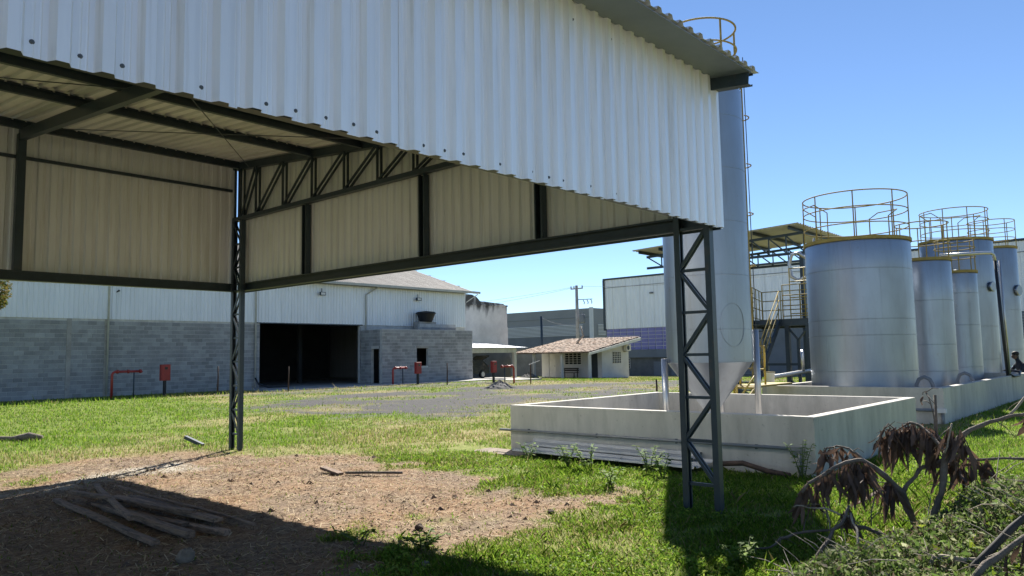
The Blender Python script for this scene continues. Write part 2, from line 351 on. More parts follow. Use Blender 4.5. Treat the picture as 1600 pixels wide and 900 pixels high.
def ground_mat():
    mt = bpy.data.materials.new('ground_soil_grass_gravel'); mt.use_nodes = True; nt = mt.node_tree; N = nt.nodes; L = nt.links
    b = N['Principled BSDF']; b.inputs['Roughness'].default_value = 0.95; b.inputs['Specular IOR Level'].default_value = 0.15
    geo = N.new('ShaderNodeNewGeometry')
    at = N.new('ShaderNodeAttribute'); at.attribute_name = 'zone'; sp = N.new('ShaderNodeSeparateColor'); L.new(at.outputs['Color'], sp.inputs[0])
    def noise(s, d=6, r=0.6):
        n = N.new('ShaderNodeTexNoise'); n.inputs['Scale'].default_value = s; n.inputs['Detail'].default_value = d; n.inputs['Roughness'].default_value = r
        L.new(geo.outputs['Position'], n.inputs['Vector']); return n.outputs['Fac']
    def ramp(f, stops):
        r = N.new('ShaderNodeValToRGB'); L.new(f, r.inputs[0]); e = r.color_ramp.elements
        while len(e) < len(stops): e.new(0.5)
        for k,(p,c) in enumerate(stops): e[k].position = p; e[k].color = (*c,1)
        return r.outputs[0]
    def mix(a, c, f):
        m = N.new('ShaderNodeMix'); m.data_type = 'RGBA'; L.new(a, m.inputs['A']); L.new(c, m.inputs['B']); L.new(f, m.inputs['Factor']); return m.outputs['Result']
    n1 = noise(22,8,0.75); n2 = noise(0.9,5); n3 = noise(7,6)
    turf = ramp(n3, [(0.3,(0.085,0.125,0.018)),(0.5,(0.14,0.185,0.03)),(0.7,(0.21,0.225,0.06))])
    dry = ramp(n3, [(0.3,(0.20,0.16,0.075)),(0.5,(0.27,0.23,0.10)),(0.7,(0.34,0.30,0.16))])
    soilA = ramp(n1, [(0.3,(0.085,0.058,0.040)),(0.46,(0.19,0.138,0.098)),(0.6,(0.30,0.23,0.16)),(0.75,(0.41,0.34,0.25))])
    soilB = ramp(n1, [(0.3,(0.13,0.068,0.04)),(0.5,(0.27,0.17,0.10)),(0.72,(0.41,0.31,0.20))])
    f2 = N.new('ShaderNodeMapRange'); f2.inputs['From Min'].default_value = 0.4; f2.inputs['From Max'].default_value = 0.6; L.new(n2, f2.inputs[0])
    soil = mix(soilA, soilB, f2.outputs[0])
    grav = ramp(noise(14,8,0.75), [(0.3,(0.036,0.035,0.034)),(0.5,(0.07,0.068,0.066)),(0.7,(0.13,0.125,0.12))])
    pale = ramp(n1, [(0.3,(0.30,0.26,0.21)),(0.6,(0.46,0.42,0.35)),(0.75,(0.55,0.5,0.43))])
    c = mix(turf, dry, at.outputs['Alpha'])
    c = mix(c, soil, sp.outputs[0]); c = mix(c, grav, sp.outputs[1]); c = mix(c, pale, sp.outputs[2])
    L.new(c, b.inputs['Base Color'])
    bp = N.new('ShaderNodeBump'); bp.inputs['Strength'].default_value = 0.7; bp.inputs['Distance'].default_value = 0.03
    L.new(n1, bp.inputs['Height']); L.new(bp.outputs[0], b.inputs['Normal'])
    return mt
me.materials.append(ground_mat())

# ------------------------------------------------------------------ corrugated sheets
def profile(a0, a1, pitch, rib, web, h, phase=0.0, micro=0.0):
    """trapezoid profile points (a, depth) between a0 and a1"""
    pan = pitch-rib-2*web; out = []
    k = math.floor((a0-phase)/pitch)-1
    ev = []
    while phase+k*pitch < a1+pitch:
        s = phase+k*pitch; ev += [(s,0.0)]
        if micro:
            for q in (0.36,0.68): ev += [(s+pan*q-0.006,0.0),(s+pan*q,micro),(s+pan*q+0.006,0.0)]
        ev += [(s+pan,0.0),(s+pan+web,h),(s+pan+web+rib,h)]; k += 1
    def dep(a):
        for (p,d),(q,e) in zip(ev, ev[1:]):
            if p <= a <= q and q > p: return d+(e-d)*(a-p)/(q-p)
        return 0.0
    out.append((a0,dep(a0))); out += [(a,d) for a,d in ev if a0+1e-4 < a < a1-1e-4]; out.append((a1,dep(a1)))
    return out
def sheet(mb, O, A, N, U, prof, u0, u1, t=0.002):
    """corrugated sheet: profile along A, depth along N, extruded along U from u0(a) to u1(a); outer skin material 0, inner 1"""
    O = Vector(O); A = Vector(A); N = Vector(N); U = Vector(U); n = len(prof)
    f0 = u0 if callable(u0) else (lambda a: u0); f1 = u1 if callable(u1) else (lambda a: u1)
    v = []
    for off in (0.0, -t):
        for f in (f0, f1):
            v += [O+A*a+N*(d+off)+U*f(a) for a,d in prof]
    outer, inner, ends = [], [], []
    flip = A.cross(U).dot(N) < 0
    for i in range(n-1):
        q = (i,i+1,n+i+1,n+i); outer.append(q[::-1] if flip else q)
        q = (2*n+i,2*n+i+1,3*n+i+1,3*n+i); inner.append(q if flip else q[::-1])
        ends.append((i,i+1,2*n+i+1,2*n+i)); ends.append((n+i,n+i+1,3*n+i+1,3*n+i))
    ends += [(0,n,3*n,2*n),(n-1,2*n-1,4*n-1,3*n-1)]
    b = len(mb.v); mb.v += [tuple(p) for p in v]
    for q in outer+ends: mb.f.append(tuple(b+k for k in q)); mb.m.append(0)
    for q in inner: mb.f.append(tuple(b+k for k in q)); mb.m.append(1)
    return mb
# ------------------------------------------------------------------ open steel canopy (the big shed)
def roofz(y): return 4.43+0.093*(y-3.44)
PITCH_R = 0.1775
shed = thing('steel_canopy', (7.08,3.75,0), 'open sided steel canopy with white corrugated fascia on lattice columns', 'canopy')
SCREW = MB()
SCREW.lathe(0,0,[(0.0,0.009),(0.0055,0.009),(0.006,0.004),(0.0105,0.003),(0.0115,0.0)], 8)
screw_me = SCREW.mesh('screw', M['screw'])
def screws(parent, pts, rot):
    for p in pts: link('screw', screw_me, parent, p, rot)
# front fascia
k = 0; x1 = 7.175
while x1 > -5.0:
    x0 = x1-6*PITCH_R
    jit = random.uniform(-0.006,0.006)
    mb = sheet(MB(), (0,3.46-0.0035*(k%2),0), (1,0,0), (0,-1,0), (0,0,1), profile(x0-0.02, x1, PITCH_R, 0.050, 0.020, 0.044, 0.03, 0.003), 2.86+jit, 4.425)
    o = mb.build('fascia_sheet', [M['clad'],M['clad_in']], shed)
    if x1 > 0.0:
        pts = []
        for i in range(6):
            px = 0.03+PITCH_R*math.floor((x0-0.03)/PITCH_R)+PITCH_R*i+0.037
            if x0 < px < x1-0.01:
                if random.random() < 0.8: pts.append((px+random.uniform(-.012,.012), 3.46-0.0035*(k%2), 2.925+random.uniform(-.012,.012)))
                if random.random() < 0.62: pts.append((px+random.uniform(-.012,.012), 3.46-0.0035*(k%2), 4.27+random.uniform(-.012,.012)))
        screws(o, pts, (R(90),0,0))
    x1 = x0; k += 1
# right side wall and back wall (bottom edge three metres above the ground)
y0 = 3.49; k = 0
while y0 < 13.25:
    y1 = min(y0+6*PITCH_R, 13.28)
    sheet(MB(), (7.165+0.003*(k%2),0,0), (0,1,0), (1,0,0), (0,0,1), profile(y0, y1+0.015, PITCH_R, 0.052, 0.018, 0.028, 0.0), 2.86+random.uniform(-.005,.005), lambda a: roofz(a)-0.012).build('side_wall_sheet', [M['clad'],M['clad_in']], shed)
    y0 = y1; k += 1
x1 = 7.15; k = 0
while x1 > -5.0:
    x0 = x1-6*PITCH_R
    sheet(MB(), (0,13.29+0.003*(k%2),0), (1,0,0), (0,1,0), (0,0,1), profile(x0-0.015, x1, PITCH_R, 0.052, 0.018, 0.028, 0.08), 2.875+random.uniform(-.005,.005), roofz(13.29)-0.012).build('back_wall_sheet', [M['clad'],M['clad_in']], shed)
    x1 = x0; k += 1
# roof sheets
x1 = 7.2; k = 0
while x1 > -5.0:
    x0 = x1-6*PITCH_R
    nrm = Vector((0,-0.093,1)).normalized()
    sheet(MB(), Vector((0,3.02,roofz(3.02)+0.003*(k%2))), (1,0,0), nrm, (0,1,0.093), profile(x0-0.02, x1, PITCH_R, 0.05, 0.02, 0.034, 0.01), random.uniform(-0.012,0.012), 10.42).build('roof_sheet', [M['roof_out'],M['roof_in']], shed)
    x1 = x0; k += 1
MB().prism([(-5.1,3.445,4.408),(-5.1,3.03,4.368),(-5.1,3.03,4.362),(-5.1,3.445,4.402)],(12.15,0,0)).build('eave_soffit', M['soffit'], shed)
# frames
def lattice_column(yc0, yc1, xc, ztop):
    w = 0.085
    col = MB()
    col.channel((xc,yc0+0.032,-0.15),(xc,yc0+0.032,ztop), 0.064, w, 0.008, up=(1,0,0), flip=1)
    col.channel((xc,yc1-0.032,-0.15),(xc,yc1-0.032,ztop), 0.064, w, 0.008, up=(1,0,0), flip=-1)
    c = col.build('lattice_column', M['steel'], shed)
    z = 0.27; n = 0
    while z < ztop-0.05:
        MB().beam((xc,yc0+0.055,z),(xc,yc1-0.055,z),0.04,0.03).build('lacing_bar', M['steel'], c)
        z2 = min(z+0.436, ztop-0.05)
        a, b = (yc1-0.06, yc0+0.06) if n%2 else (yc0+0.06, yc1-0.06)
        d = MB()
        for dx in (-0.028, 0.028): d.beam((xc+dx,a,z+0.03),(xc+dx,b,z2-0.03),0.018,0.032)
        d.build('lacing_bar', M['steel'], c)
        z = z2+1e-4; n += 1
        if z2 >= ztop-0.05: break
    MB().box(xc-0.12,xc+0.12,yc0-0.05,yc1+0.05,-0.2,-0.06).build('base_plate', M['steel'], c)
lattice_column(3.545,3.955,7.08,4.18)
lattice_column(12.86,13.22,7.05,4.20)
lattice_column(3.545,3.955,-4.9,4.18)
lattice_column(12.86,13.22,-4.9,4.20)
MB().channel((-5,13.17,2.945),(7.0,13.17,2.945),0.09,0.15).build('bottom_beam', M['steel'], shed)
MB().channel((7.11,13.24,2.945),(7.1,3.52,2.945),0.09,0.15).build('bottom_beam', M['steel'], shed)
MB().channel((-5,3.50,2.945),(7.04,3.50,2.945),0.07,0.14,flip=-1).build('bottom_beam', M['steel'], shed)
MB().box(7.155,7.163,3.475,13.2,2.85,2.875).build('edge_trim', M['steel'], shed)
for y in (10.88, 7.94, 5.8):
    MB().channel((7.09,y,3.02),(7.09,y,4.19 if y > 6 else roofz(y)-0.16),0.1,0.12,up=(0,1,0)).build('wall_post', M['steel'], shed)
for x in (3.53, -0.9):
    MB().channel((x,13.19,3.02),(x,13.19,roofz(13.2)-0.2),0.1,0.115,up=(1,0,0)).build('wall_post', M['steel'], shed)
    MB().channel((x,3.08,roofz(3.08)-0.21),(x,13.2,roofz(13.2)-0.21),0.09,0.16).build('rafter', M['steel'], shed)
    MB().channel((x,3.5,3.02),(x,3.5,4.2),0.08,0.08,up=(1,0,0)).build('wall_post', M['steel'], shed)
MB().beam((-5,13.25,4.79),(7.02,13.25,4.79),0.04,0.05).build('wall_girt', M['steel'], shed)
for y in (3.72,5.25,6.6,7.95,9.3,10.65,13.05):
    pz = roofz(y)-0.075
    p = MB().channel((-5.1,y,pz),(7.03,y,pz),0.06,0.13).build('purlin', M['steel'], shed)
    cl = MB()                                             # little roof clips along the purlin
    for i in range(40):
        xx = -0.2+i*PITCH_R
        if xx < 7: cl.box(xx-0.011,xx+0.011,y-0.045,y-0.031,pz+0.045,pz+0.066)
    if y > 8: c_ = cl.build('roof_clips', M['sheet'], p); c_['kind'] = 'stuff'
# main truss over the right hand columns
TX = 7.08
MB().channel((TX,3.05,roofz(3.05)-0.085),(TX,13.25,roofz(13.25)-0.085),0.1,0.13).build('truss_top_chord', M['steel'], shed)
MB().channel((TX-0.02,3.5,4.23),(TX-0.02,13.22,4.23),0.1,0.07).build('truss_bottom_chord', M['steel'], shed)
ys = [13.14,12.94,12.40,11.51,10.63,9.74,8.90,8.08,7.25,6.4]
def web(y0,z0,y1,z1):
    d = MB()
    for dx in (-0.045,0.03): d.beam((TX+dx-0.01,y0,z0),(TX+dx-0.01,y1,z1),0.022,0.035,up=(1,0,0))
    d.build('truss_web_bar', M['steel'], shed)
for i, y in enumerate(ys):
    web(y,4.25,y,roofz(y)-0.14)
    if i > 1:
        yb = ys[i-1]
        web(yb-0.02,4.26,y+0.04,roofz(y)-0.14)
for a, b in (((3.6,8.1),(7.0,12.6)), ((-0.8,12.6),(3.5,9.0)), ((3.6,12.6),(7.0,8.1))):
    MB().tube([(a[0],a[1],roofz(a[1])-0.16),(b[0],b[1],roofz(b[1])-0.16)],0.007,6).build('brace_rod', M['steel'], shed)

# ------------------------------------------------------------------ containment basins
basin1 = thing('containment_basin', (9.85,6.2,0), 'low cream walled basin around the tall cone bottomed silo', 'basin')
X0,X1,Y0,Y1,ZT,TH = 9.85,14.7,3.62,8.83,0.75,0.15
MB().bbox(X0,X0+TH,Y0,Y1,-0.3,ZT,0.006).build('basin_wall', M['plaster'], basin1)
MB().bbox(X0+TH+0.001,X1,Y0,Y0+TH,-0.3,ZT-0.002,0.006).build('basin_wall', M['plaster'], basin1)
MB().bbox(X0+TH+0.001,X1,Y1-TH,Y1,-0.3,ZT-0.002,0.006).build('basin_wall', M['plaster'], basin1)
MB().bbox(X1-TH,X1-0.001,Y0+TH+0.001,Y1-TH-0.001,-0.3,ZT-0.004,0.006).build('basin_wall', M['plaster'], basin1)
MB().box(X0+TH,X1-TH,Y0+TH,Y1-TH,-0.3,0.03).build('basin_floor', M['concrete'], basin1)
basin2 = thing('containment_basin', (18.3,5.5,0), 'long cream walled basin under the row of steel tanks', 'basin')
MB().bbox(18.30,18.46,3.95,7.85,-0.3,ZT,0.006).build('basin_wall', M['plaster'], basin2)
for a,b in ((18.461,25.2),(25.203,36.0)):
    MB().bbox(a,b,3.95,4.11,-0.3,ZT-0.002,0.006).build('basin_wall', M['plaster'], basin2)
MB().bbox(18.461,36.0,7.69,7.85,-0.3,ZT-0.003,0.006).build('basin_wall', M['plaster'], basin2)
MB().bbox(27.9,28.05,4.112,7.688,-0.3,ZT+0.05,0.006).build('basin_wall', M['plaster'], basin2)
MB().box(18.46,36.0,4.11,7.69,-0.35,0.04).build('basin_floor', M['concrete'], basin2)
# electrical conduits
cd = thing('wall_conduit', (9.8,4.0,0), 'grey conduit along the front of the near basin wall', 'conduit')
MB().tube([(9.825,9.05,0.325),(9.825,6.9,0.33),(9.825,3.86,0.335)],0.022,8).build('pipe', M['conduit'], cd, True)
MB().tube([(9.825,3.82,0.31),(9.825,3.82,-0.1)],0.022,8).build('pipe', M['conduit'], cd, True)
MB().bbox(9.80,9.846,3.78,3.93,0.29,0.365,0.006).build('junction_box', M['conduit'], cd)
for y in (8.4,7.0,5.6,4.4): MB().box(9.815,9.849,y-0.012,y+0.012,0.298,0.36).build('clip', M['screw'], cd)
cd = thing('wall_conduit', (18.25,4.2,0), 'short grey conduit with white box on the far basin wall', 'conduit')
MB().tube([(18.26,4.75,0.27),(18.26,4.08,0.275)],0.032,8).build('pipe', M['slate'], cd, True)
MB().bbox(18.21,18.297,3.90,4.10,0.22,0.31,0.006).build('junction_box', M['white'], cd)
MB().tube([(18.26,3.99,0.22),(18.26,3.99,-0.1)],0.03,8).build('pipe', M['conduit'], cd, True)

# ------------------------------------------------------------------ silo with cone bottom
SX, SY, SR = 12.24, 6.26, 0.733
silo = thing('silo', (SX,SY,0), 'tall narrow steel silo with cone bottom standing in the near basin', 'silo')
prof = [(SR,1.44)]
for z in (1.98,2.9,3.82,4.74,5.66):
    prof += [(SR,z-0.006),(SR+0.004,z-0.003),(SR+0.004,z+0.003),(SR,z+0.006)]
prof += [(SR,6.18),(SR-0.05,6.24),(0.02,6.46)]
o = MB().lathe(SX,SY,prof,72).build('shell', M['tank'], silo); smooth_by_angle(o, 25)
o = MB().lathe(SX,SY,[(0.05,0.40),(0.07,0.52),(SR-0.012,1.42),(SR+0.012,1.425),(SR+0.012,1.439)],72).build('cone', M['tank'], silo); smooth_by_angle(o, 25)
cr = Vector((math.sin(YAW),-math.cos(YAW),0)); cf = Vector((math.cos(YAW),math.sin(YAW),0))
for (a,b,zt) in ((0.80,-0.08,1.98),(-0.80,-0.05,1.5),(0.36,0.70,1.6),(-0.33,0.72,1.6)):
    p = Vector((SX,SY,0))+cr*a+cf*b
    MB().tube([(p.x,p.y,0.02),(p.x,p.y,zt)],0.055,12).build('leg', M['pipe'], silo, True)
    MB().bbox(p.x-0.1,p.x+0.1,p.y-0.1,p.y+0.1,0.02,0.06,0.01).build('foot_plate', M['concrete'], silo)
# manhole outline on the shell
ang = math.atan2(-cf.y,-cf.x)+0.34; ca_, sa_ = math.cos(ang), math.sin(ang)
pts = []
for i in range(33):
    t = 2*math.pi*i/32; da = 0.24*math.cos(t)/SR; z = 2.05+0.36*math.sin(t)
    pts.append((SX+(SR+0.004)*math.cos(ang+da), SY+(SR+0.004)*math.sin(ang+da), z))
MB().tube(pts,0.003,6,cap=False).build('manhole_rim', M['tank'], silo, True)
def railing(parent, cx, cy, rad, z, zs, nposts, mtl, r=0.016, rp=0.015, a0=0.0, a1=2*math.pi):
    for i, dz in enumerate(zs):
        MB().ring(cx,cy,z+dz,rad,r if i == 0 else r*0.9,48,a0,a1).build('guard_rail', mtl, parent, True)
    for i in range(nposts):
        a = a0+(a1-a0)*(i+0.35)/nposts
        MB().tube([(cx+rad*math.cos(a),cy+rad*math.sin(a),z-0.02),(cx+rad*math.cos(a),cy+rad*math.sin(a),z+zs[0])],rp,6).build('rail_post', mtl, parent, True)
railing(silo,SX+cr.x*0.06,SY+cr.y*0.06,0.63,6.3,(1.1,0.70,0.35),5,M['olive'],0.018,0.018)
# ladder with cage on the right side
la = math.atan2(cr.y,cr.x)+0.42; ld = Vector((math.cos(la),math.sin(la),0)); lt = Vector((-ld.y,ld.x,0))
base = Vector((SX,SY,0))+ld*(SR+0.08)
for s in (-0.2,0.2):
    p = base+lt*s; MB().tube([(p.x,p.y,1.2),(p.x,p.y,6.9)],0.016,6).build('ladder_rail', M['olive'], silo, True)
for i in range(18):
    z = 1.3+i*0.3; a = base+lt*0.2; b = base-lt*0.2
    MB().tube([(a.x,a.y,z),(b.x,b.y,z)],0.01,6).build('rung', M['olive'], silo, True)
for z in (3.15,4.1,5.0,5.9,6.75):
    pts = [base+lt*(0.2*math.cos(t))+ld*(0.04+0.22*math.sin(t)) for t in np.linspace(0,math.pi,13)]
    MB().tube([(p.x,p.y,z) for p in pts],0.012,6).build('cage_hoop', M['olive'], silo, True)
pc = base+ld*0.24
MB().tube([(pc.x,pc.y,7.1),(pc.x+0.02,pc.y,4.0),(pc.x+0.05,pc.y,1.0)],0.008,6).build('cable', M['black'], silo)

# ------------------------------------------------------------------ steel tanks
def tank(cx, cy, r, z, label, seams, rail_zs=(1.1,0.75,0.4), nposts=8, rails=True, vseam=None, rmul=0.99):
    t = thing('storage_tank', (cx,cy,0.04), label, 'tank', 'steel storage tanks in the long basin')
    prof = [(r,0.04)]
    for s in seams: prof += [(r,s-0.008),(r+0.010,s-0.006),(r+0.010,s+0.008),(r-0.004,s+0.010),(r,s+0.014)]
    prof += [(r,z-0.05),(r-0.02,z),(r-0.25*r,z+0.04),(0.01,z+0.14)]
    o = MB().lathe(cx,cy,prof,80).build('shell', M['tank'], t); smooth_by_angle(o, 25)
    o = MB().lathe(cx,cy,[(r-0.02,z-0.006),(r+0.035,z-0.006),(r+0.035,z+0.075),(r+0.02,z+0.075),(r+0.02,z+0.008),(r-0.02,z+0.008)],64).build('kerb_ring', M['olive'], t); smooth_by_angle(o, 30)
    if rails: railing(t,cx,cy,r*rmul+0.005,z+0.06,rail_zs,nposts,M['olive'],0.017,0.016)
    for k, (a0, z0, z1) in enumerate(vseam or []):
        MB().beam((cx+(r+0.001)*math.cos(a0),cy+(r+0.001)*math.sin(a0),z0),(cx+(r+0.001)*math.cos(a0),cy+(r+0.001)*math.sin(a0),z1),0.012,0.006,up=(math.cos(a0),math.sin(a0),0)).build('plate_seam', M['tank'], t)
    return t
toc = lambda cx,cy: math.atan2(-cy,-cx)
a1_ = toc(20.96,6.35)
t1 = tank(20.96,6.35,1.281,4.36,'widest steel tank with round railing, nearest the basin corner',(1.05,1.95,2.35,3.62),(1.18,0.78,0.36),8,
          vseam=[(a1_+0.15,0.1,1.05),(a1_-0.35,1.95,2.35),(a1_+0.4,2.4,3.62),(a1_-0.1,3.62,4.3),(a1_-0.7,1.05,1.95)])
t2 = tank(24.35,5.55,0.70,4.10,'slim steel tank just right of the widest tank, yellow rim',(0.95,1.7,2.95),(1.05,0.5),6)
t3 = tank(27.35,5.32,0.57,3.95,'shortest slim steel tank, third along the basin',(1.0,2.3,3.3),(1.0,0.75,0.45),6)
t4 = tank(29.9,5.78,1.12,5.23,'wide steel tank behind the slim ones, high round railing',(1.2,2.3,3.6),(1.05,0.7,0.3),9, rmul=0.93)
t5 = tank(34.6,5.42,0.80,5.4,'hindmost steel tank partly hidden at the right picture edge',(1.5,3.0),(1.05,0.7,0.35),7)
# access gates: inner ladder loops on the rails
for tt,(cx,cy,r,z) in ((t1,(20.96,6.35,1.28,4.42)),(t4,(29.9,5.78,1.04,5.3))):
    for aa in (2.4,-0.4):
        c,s = math.cos(aa),math.sin(aa); q = (cx+r*c,cy+r*s); w = (-s*0.3,c*0.3)
        MB().tube([(q[0]-w[0]-0.35*c,q[1]-w[1]-0.35*s,z),(q[0]-w[0]-0.35*c,q[1]-w[1]-0.35*s,z+0.75),(q[0]-w[0],q[1]-w[1],z+0.95),(q[0]+w[0],q[1]+w[1],z+0.95),(q[0]+w[0]-0.35*c,q[1]+w[1]-0.35*s,z+0.75),(q[0]+w[0]-0.35*c,q[1]+w[1]-0.35*s,z)],0.016,6).build('gate_loop', M['olive'], tt, True)
# round side manways
def manway(t, cx, cy, r, a, z, rad):
    c = Vector((cx+r*math.cos(a),cy+r*math.sin(a),z)); d = Vector((math.cos(a),math.sin(a),0))
    MB().tube([c-d*0.1,c+d*0.04,c+d*0.04,c+d*0.07,c+d*0.085],[rad*0.8,rad*0.8,rad,rad,rad*0.9],24).build('manway', M['tank'], t, False)
manway(t4,29.9,5.78,1.12,toc(29.9,5.78)+1.02,3.62,0.17)
manway(t5,34.6,5.42,0.80,toc(34.6,5.42)+1.1,3.75,0.21)
for tt,(x,y) in ((t1,(20.2,4.75)),(t2,(23.6,4.55))):
    o = MB().tube([(x,y-0.18,0.04),(x,y-0.18,0.72),(x,y-0.12,0.86),(x,y,0.92),(x,y+0.12,0.86),(x,y+0.18,0.72),(x,y+0.18,0.04)],0.045,8).build('drain_pipe', M['slate'], tt, True)
fl = thing('overflow_pipe', (26.6,4.05,0.75), 'long grey pipe bent down in front of the tanks', 'pipe')
P = [(24.6,5.15,4.28),(26.2,4.35,4.42),(26.5,4.2,4.43),(26.58,4.14,4.38),(26.6,4.12,4.2)]
MB().tube(P,0.05,10).build('pipe_run', M['pipe'], fl, True)
MB().tube([(26.6,4.12,4.3),(26.62,4.06,2.2),(26.64,4.0,0.30)],0.045,10).build('pipe_drop', M['black'], fl, True)
MB().tube([(26.72,4.02,4.2),(26.74,3.98,0.8)],0.03,8).build('pipe_drop', M['pipe'], fl, True)
MB().tube([(26.75,4.0,0.8),(26.9,3.9,0.72),(27.8,3.88,0.72),(28.0,3.9,0.8),(28.5,3.95,0.82)],0.03,8).build('hose', M['black'], fl, True)
# ------------------------------------------------------------------ process platform and small canopy behind the silo
plat = thing('steel_platform', (25.0,9.6,0), 'dark steel platform with railings and stair between silo and tanks', 'platform')
PX0,PX1,PY0,PY1,PZ = 25.0,27.6,8.2,11.9,2.66
MB().box(PX0,PX1,PY0,PY1,PZ-0.03,PZ).build('deck', M['steel'], plat)
for x in (PX0+0.05,PX1-0.05): MB().channel((x,PY0,PZ-0.13),(x,PY1,PZ-0.13),0.08,0.2).build('deck_beam', M['steel'], plat)
for y in (PY0+0.04,PY1-0.04): MB().channel((PX0+0.1,y,PZ-0.13),(PX1-0.1,y,PZ-0.13),0.07,0.18).build('deck_beam', M['steel'], plat)
for x in (PX0+0.1,PX1-0.1):
    for y in (8.35,9.25,9.95,11.75):
        MB().channel((x,y,-0.1),(x,y,PZ-0.23),0.14,0.14,up=(1,0,0)).build('leg', M['steel'], plat)
for y0,y1 in ((9.95,9.6),(9.25,9.6)):
    MB().beam((PX0+0.1,y0,2.4),(PX0+0.1,y1,1.95),0.05,0.06).build('knee_brace', M['steel'], plat)
MB().beam((PX0+0.1,9.6,1.95),(PX0+0.1,9.6,0.0),0.09,0.09).build('leg', M['steel'], plat)
MB().beam((PX0+0.1,11.75,1.15),(PX0+0.1,8.35,1.15),0.05,0.08).build('tie_beam', M['steel'], plat)
MB().beam((PX0+0.1,9.9,0.6),(PX0+0.1,9.0,0.0),0.05,0.05).build('knee_brace', M['steel'], plat)
def straight_rail(parent, a, b, zs, n, mtl, r=0.017):
    a = Vector(a); b = Vector(b)
    for dz in zs: MB().tube([a+Vector((0,0,dz)),b+Vector((0,0,dz))],r,6).build('guard_rail', mtl, parent, True)
    for i in range(n):
        q = a.lerp(b, i/(n-1)); MB().tube([q,q+Vector((0,0,zs[0]))],r,6).build('rail_post', mtl, parent, True)
for a,b,n in (((PX0+0.05,8.25,PZ),(PX0+0.05,10.05,PZ),4),((PX0+0.05,11.1,PZ),(PX1,11.85,PZ),4),((PX1-0.05,11.85,PZ),(PX1-0.05,8.25,PZ),6)):
    straight_rail(plat,a,b,(1.15,0.8,0.45,0.1),n,M['olive'])
straight_rail(plat,(25.6,9.0,PZ),(25.6,10.0,PZ),(1.75,1.3,0.75,0.2),3,M['yellow'])
# stair
for y in (10.15,11.05):
    MB().beam((25.0,y,PZ-0.05),(22.5,y,0.05),0.05,0.18,up=(0,0,1)).build('stringer', M['steel'], plat)
    pts = [(25.0,y,PZ+0.95),(22.5,y,1.0)]
    for dz in (0,-0.3,-0.6): MB().tube([(p[0],p[1],p[2]+dz) for p in pts],0.016,6).build('hand_rail', M['olive'], plat, True)
    for i in range(4):
        x = 24.9-i*0.75; z = 0.05+(x-22.5)*1.044; MB().tube([(x,y,z),(x,y,z+0.95)],0.016,6).build('rail_post', M['olive'], plat, True)
for i in range(11):
    x = 24.85-i*0.225; z = 0.05+(x-22.5)*1.044
    MB().box(x-0.12,x+0.12,10.17,11.03,z-0.02,z+0.02).build('tread', M['steel'], plat)
hose = thing('loading_hose', (25.8,9.5,PZ), 'white looped hose hanging over the platform railing', 'hose')
MB().tube([(25.9,9.2,5.4),(25.85,9.3,4.7),(25.8,9.35,4.35),(25.8,9.45,4.1),(25.8,9.75,4.0),(25.8,10.0,4.15),(25.8,10.05,4.6),(25.8,9.95,4.9),(25.8,9.7,4.95),(25.8,9.5,4.75)],[.03,.035,.05,.06,.06,.06,.06,.06,.06,.05],10).build('hose_loop', M['pipe'], hose, True)
MB().beam((25.8,9.75,4.9),(26.8,8.3,3.9),0.06,0.06).build('hose_arm', M['steel'], hose)
can2 = thing('corrugated_canopy', (30.5,14,0), 'small corrugated canopy on dark trusses behind the tall silo', 'canopy')
CX0,CX1,CY0,CY1 = 28.0,33.2,10.5,17.8
def cz(y): return 6.34-0.039*(y-10.5)
k = 0; y0 = CX0
while y0 < CX1-0.1:
    y1 = min(y0+1.04, CX1)
    sheet(MB(), (0,CY0,cz(CY0)+0.003*(k%2)), (1,0,0), (0,0,1), (0,1,-0.039), profile(y0,y1+0.02,0.26,0.08,0.04,0.04), random.uniform(-0.02,0.02), CY1-CY0).build('roof_sheet', [M['roof_out'],M['can_in']], can2)
    y0 = y1; k += 1
for y in (10.9,12.3,13.7,15.1,16.5,17.5):
    MB().channel((CX0+0.1,y,cz(y)-0.08),(CX1-0.1,y,cz(y)-0.08),0.07,0.13).build('purlin', M['steel'], can2)
for x in (28.9,32.6):
    MB().beam((x,10.6,cz(10.6)-0.22),(x,17.6,cz(17.6)-0.22),0.08,0.1).build('truss_top_chord', M['steel'], can2)
    MB().beam((x,10.6,5.35),(x,17.6,5.35),0.08,0.1).build('truss_bottom_chord', M['steel'], can2)
    n = 10
    for i in range(n):
        y = 10.65+i*0.69
        MB().beam((x,y,5.39),(x,y,cz(y)-0.26),0.04,0.05).build('truss_web_bar', M['steel'], can2)
        MB().beam((x,y,5.39),(x,y+0.69,cz(y)-0.27),0.04,0.05).build('truss_web_bar', M['steel'], can2)
    for y in (10.75,15.4): MB().beam((x,y,-0.1),(x,y,5.3),0.16,0.16).build('post', M['steel'], can2)
for i,y in enumerate((10.75,)):
    MB().beam((28.9,y,5.3),(32.6,y,5.3),0.06,0.08).build('tie_beam', M['steel'], can2)
    MB().beam((28.9,y,4.5),(29.8,y,5.28),0.05,0.06).build('knee_brace', M['steel'], can2)
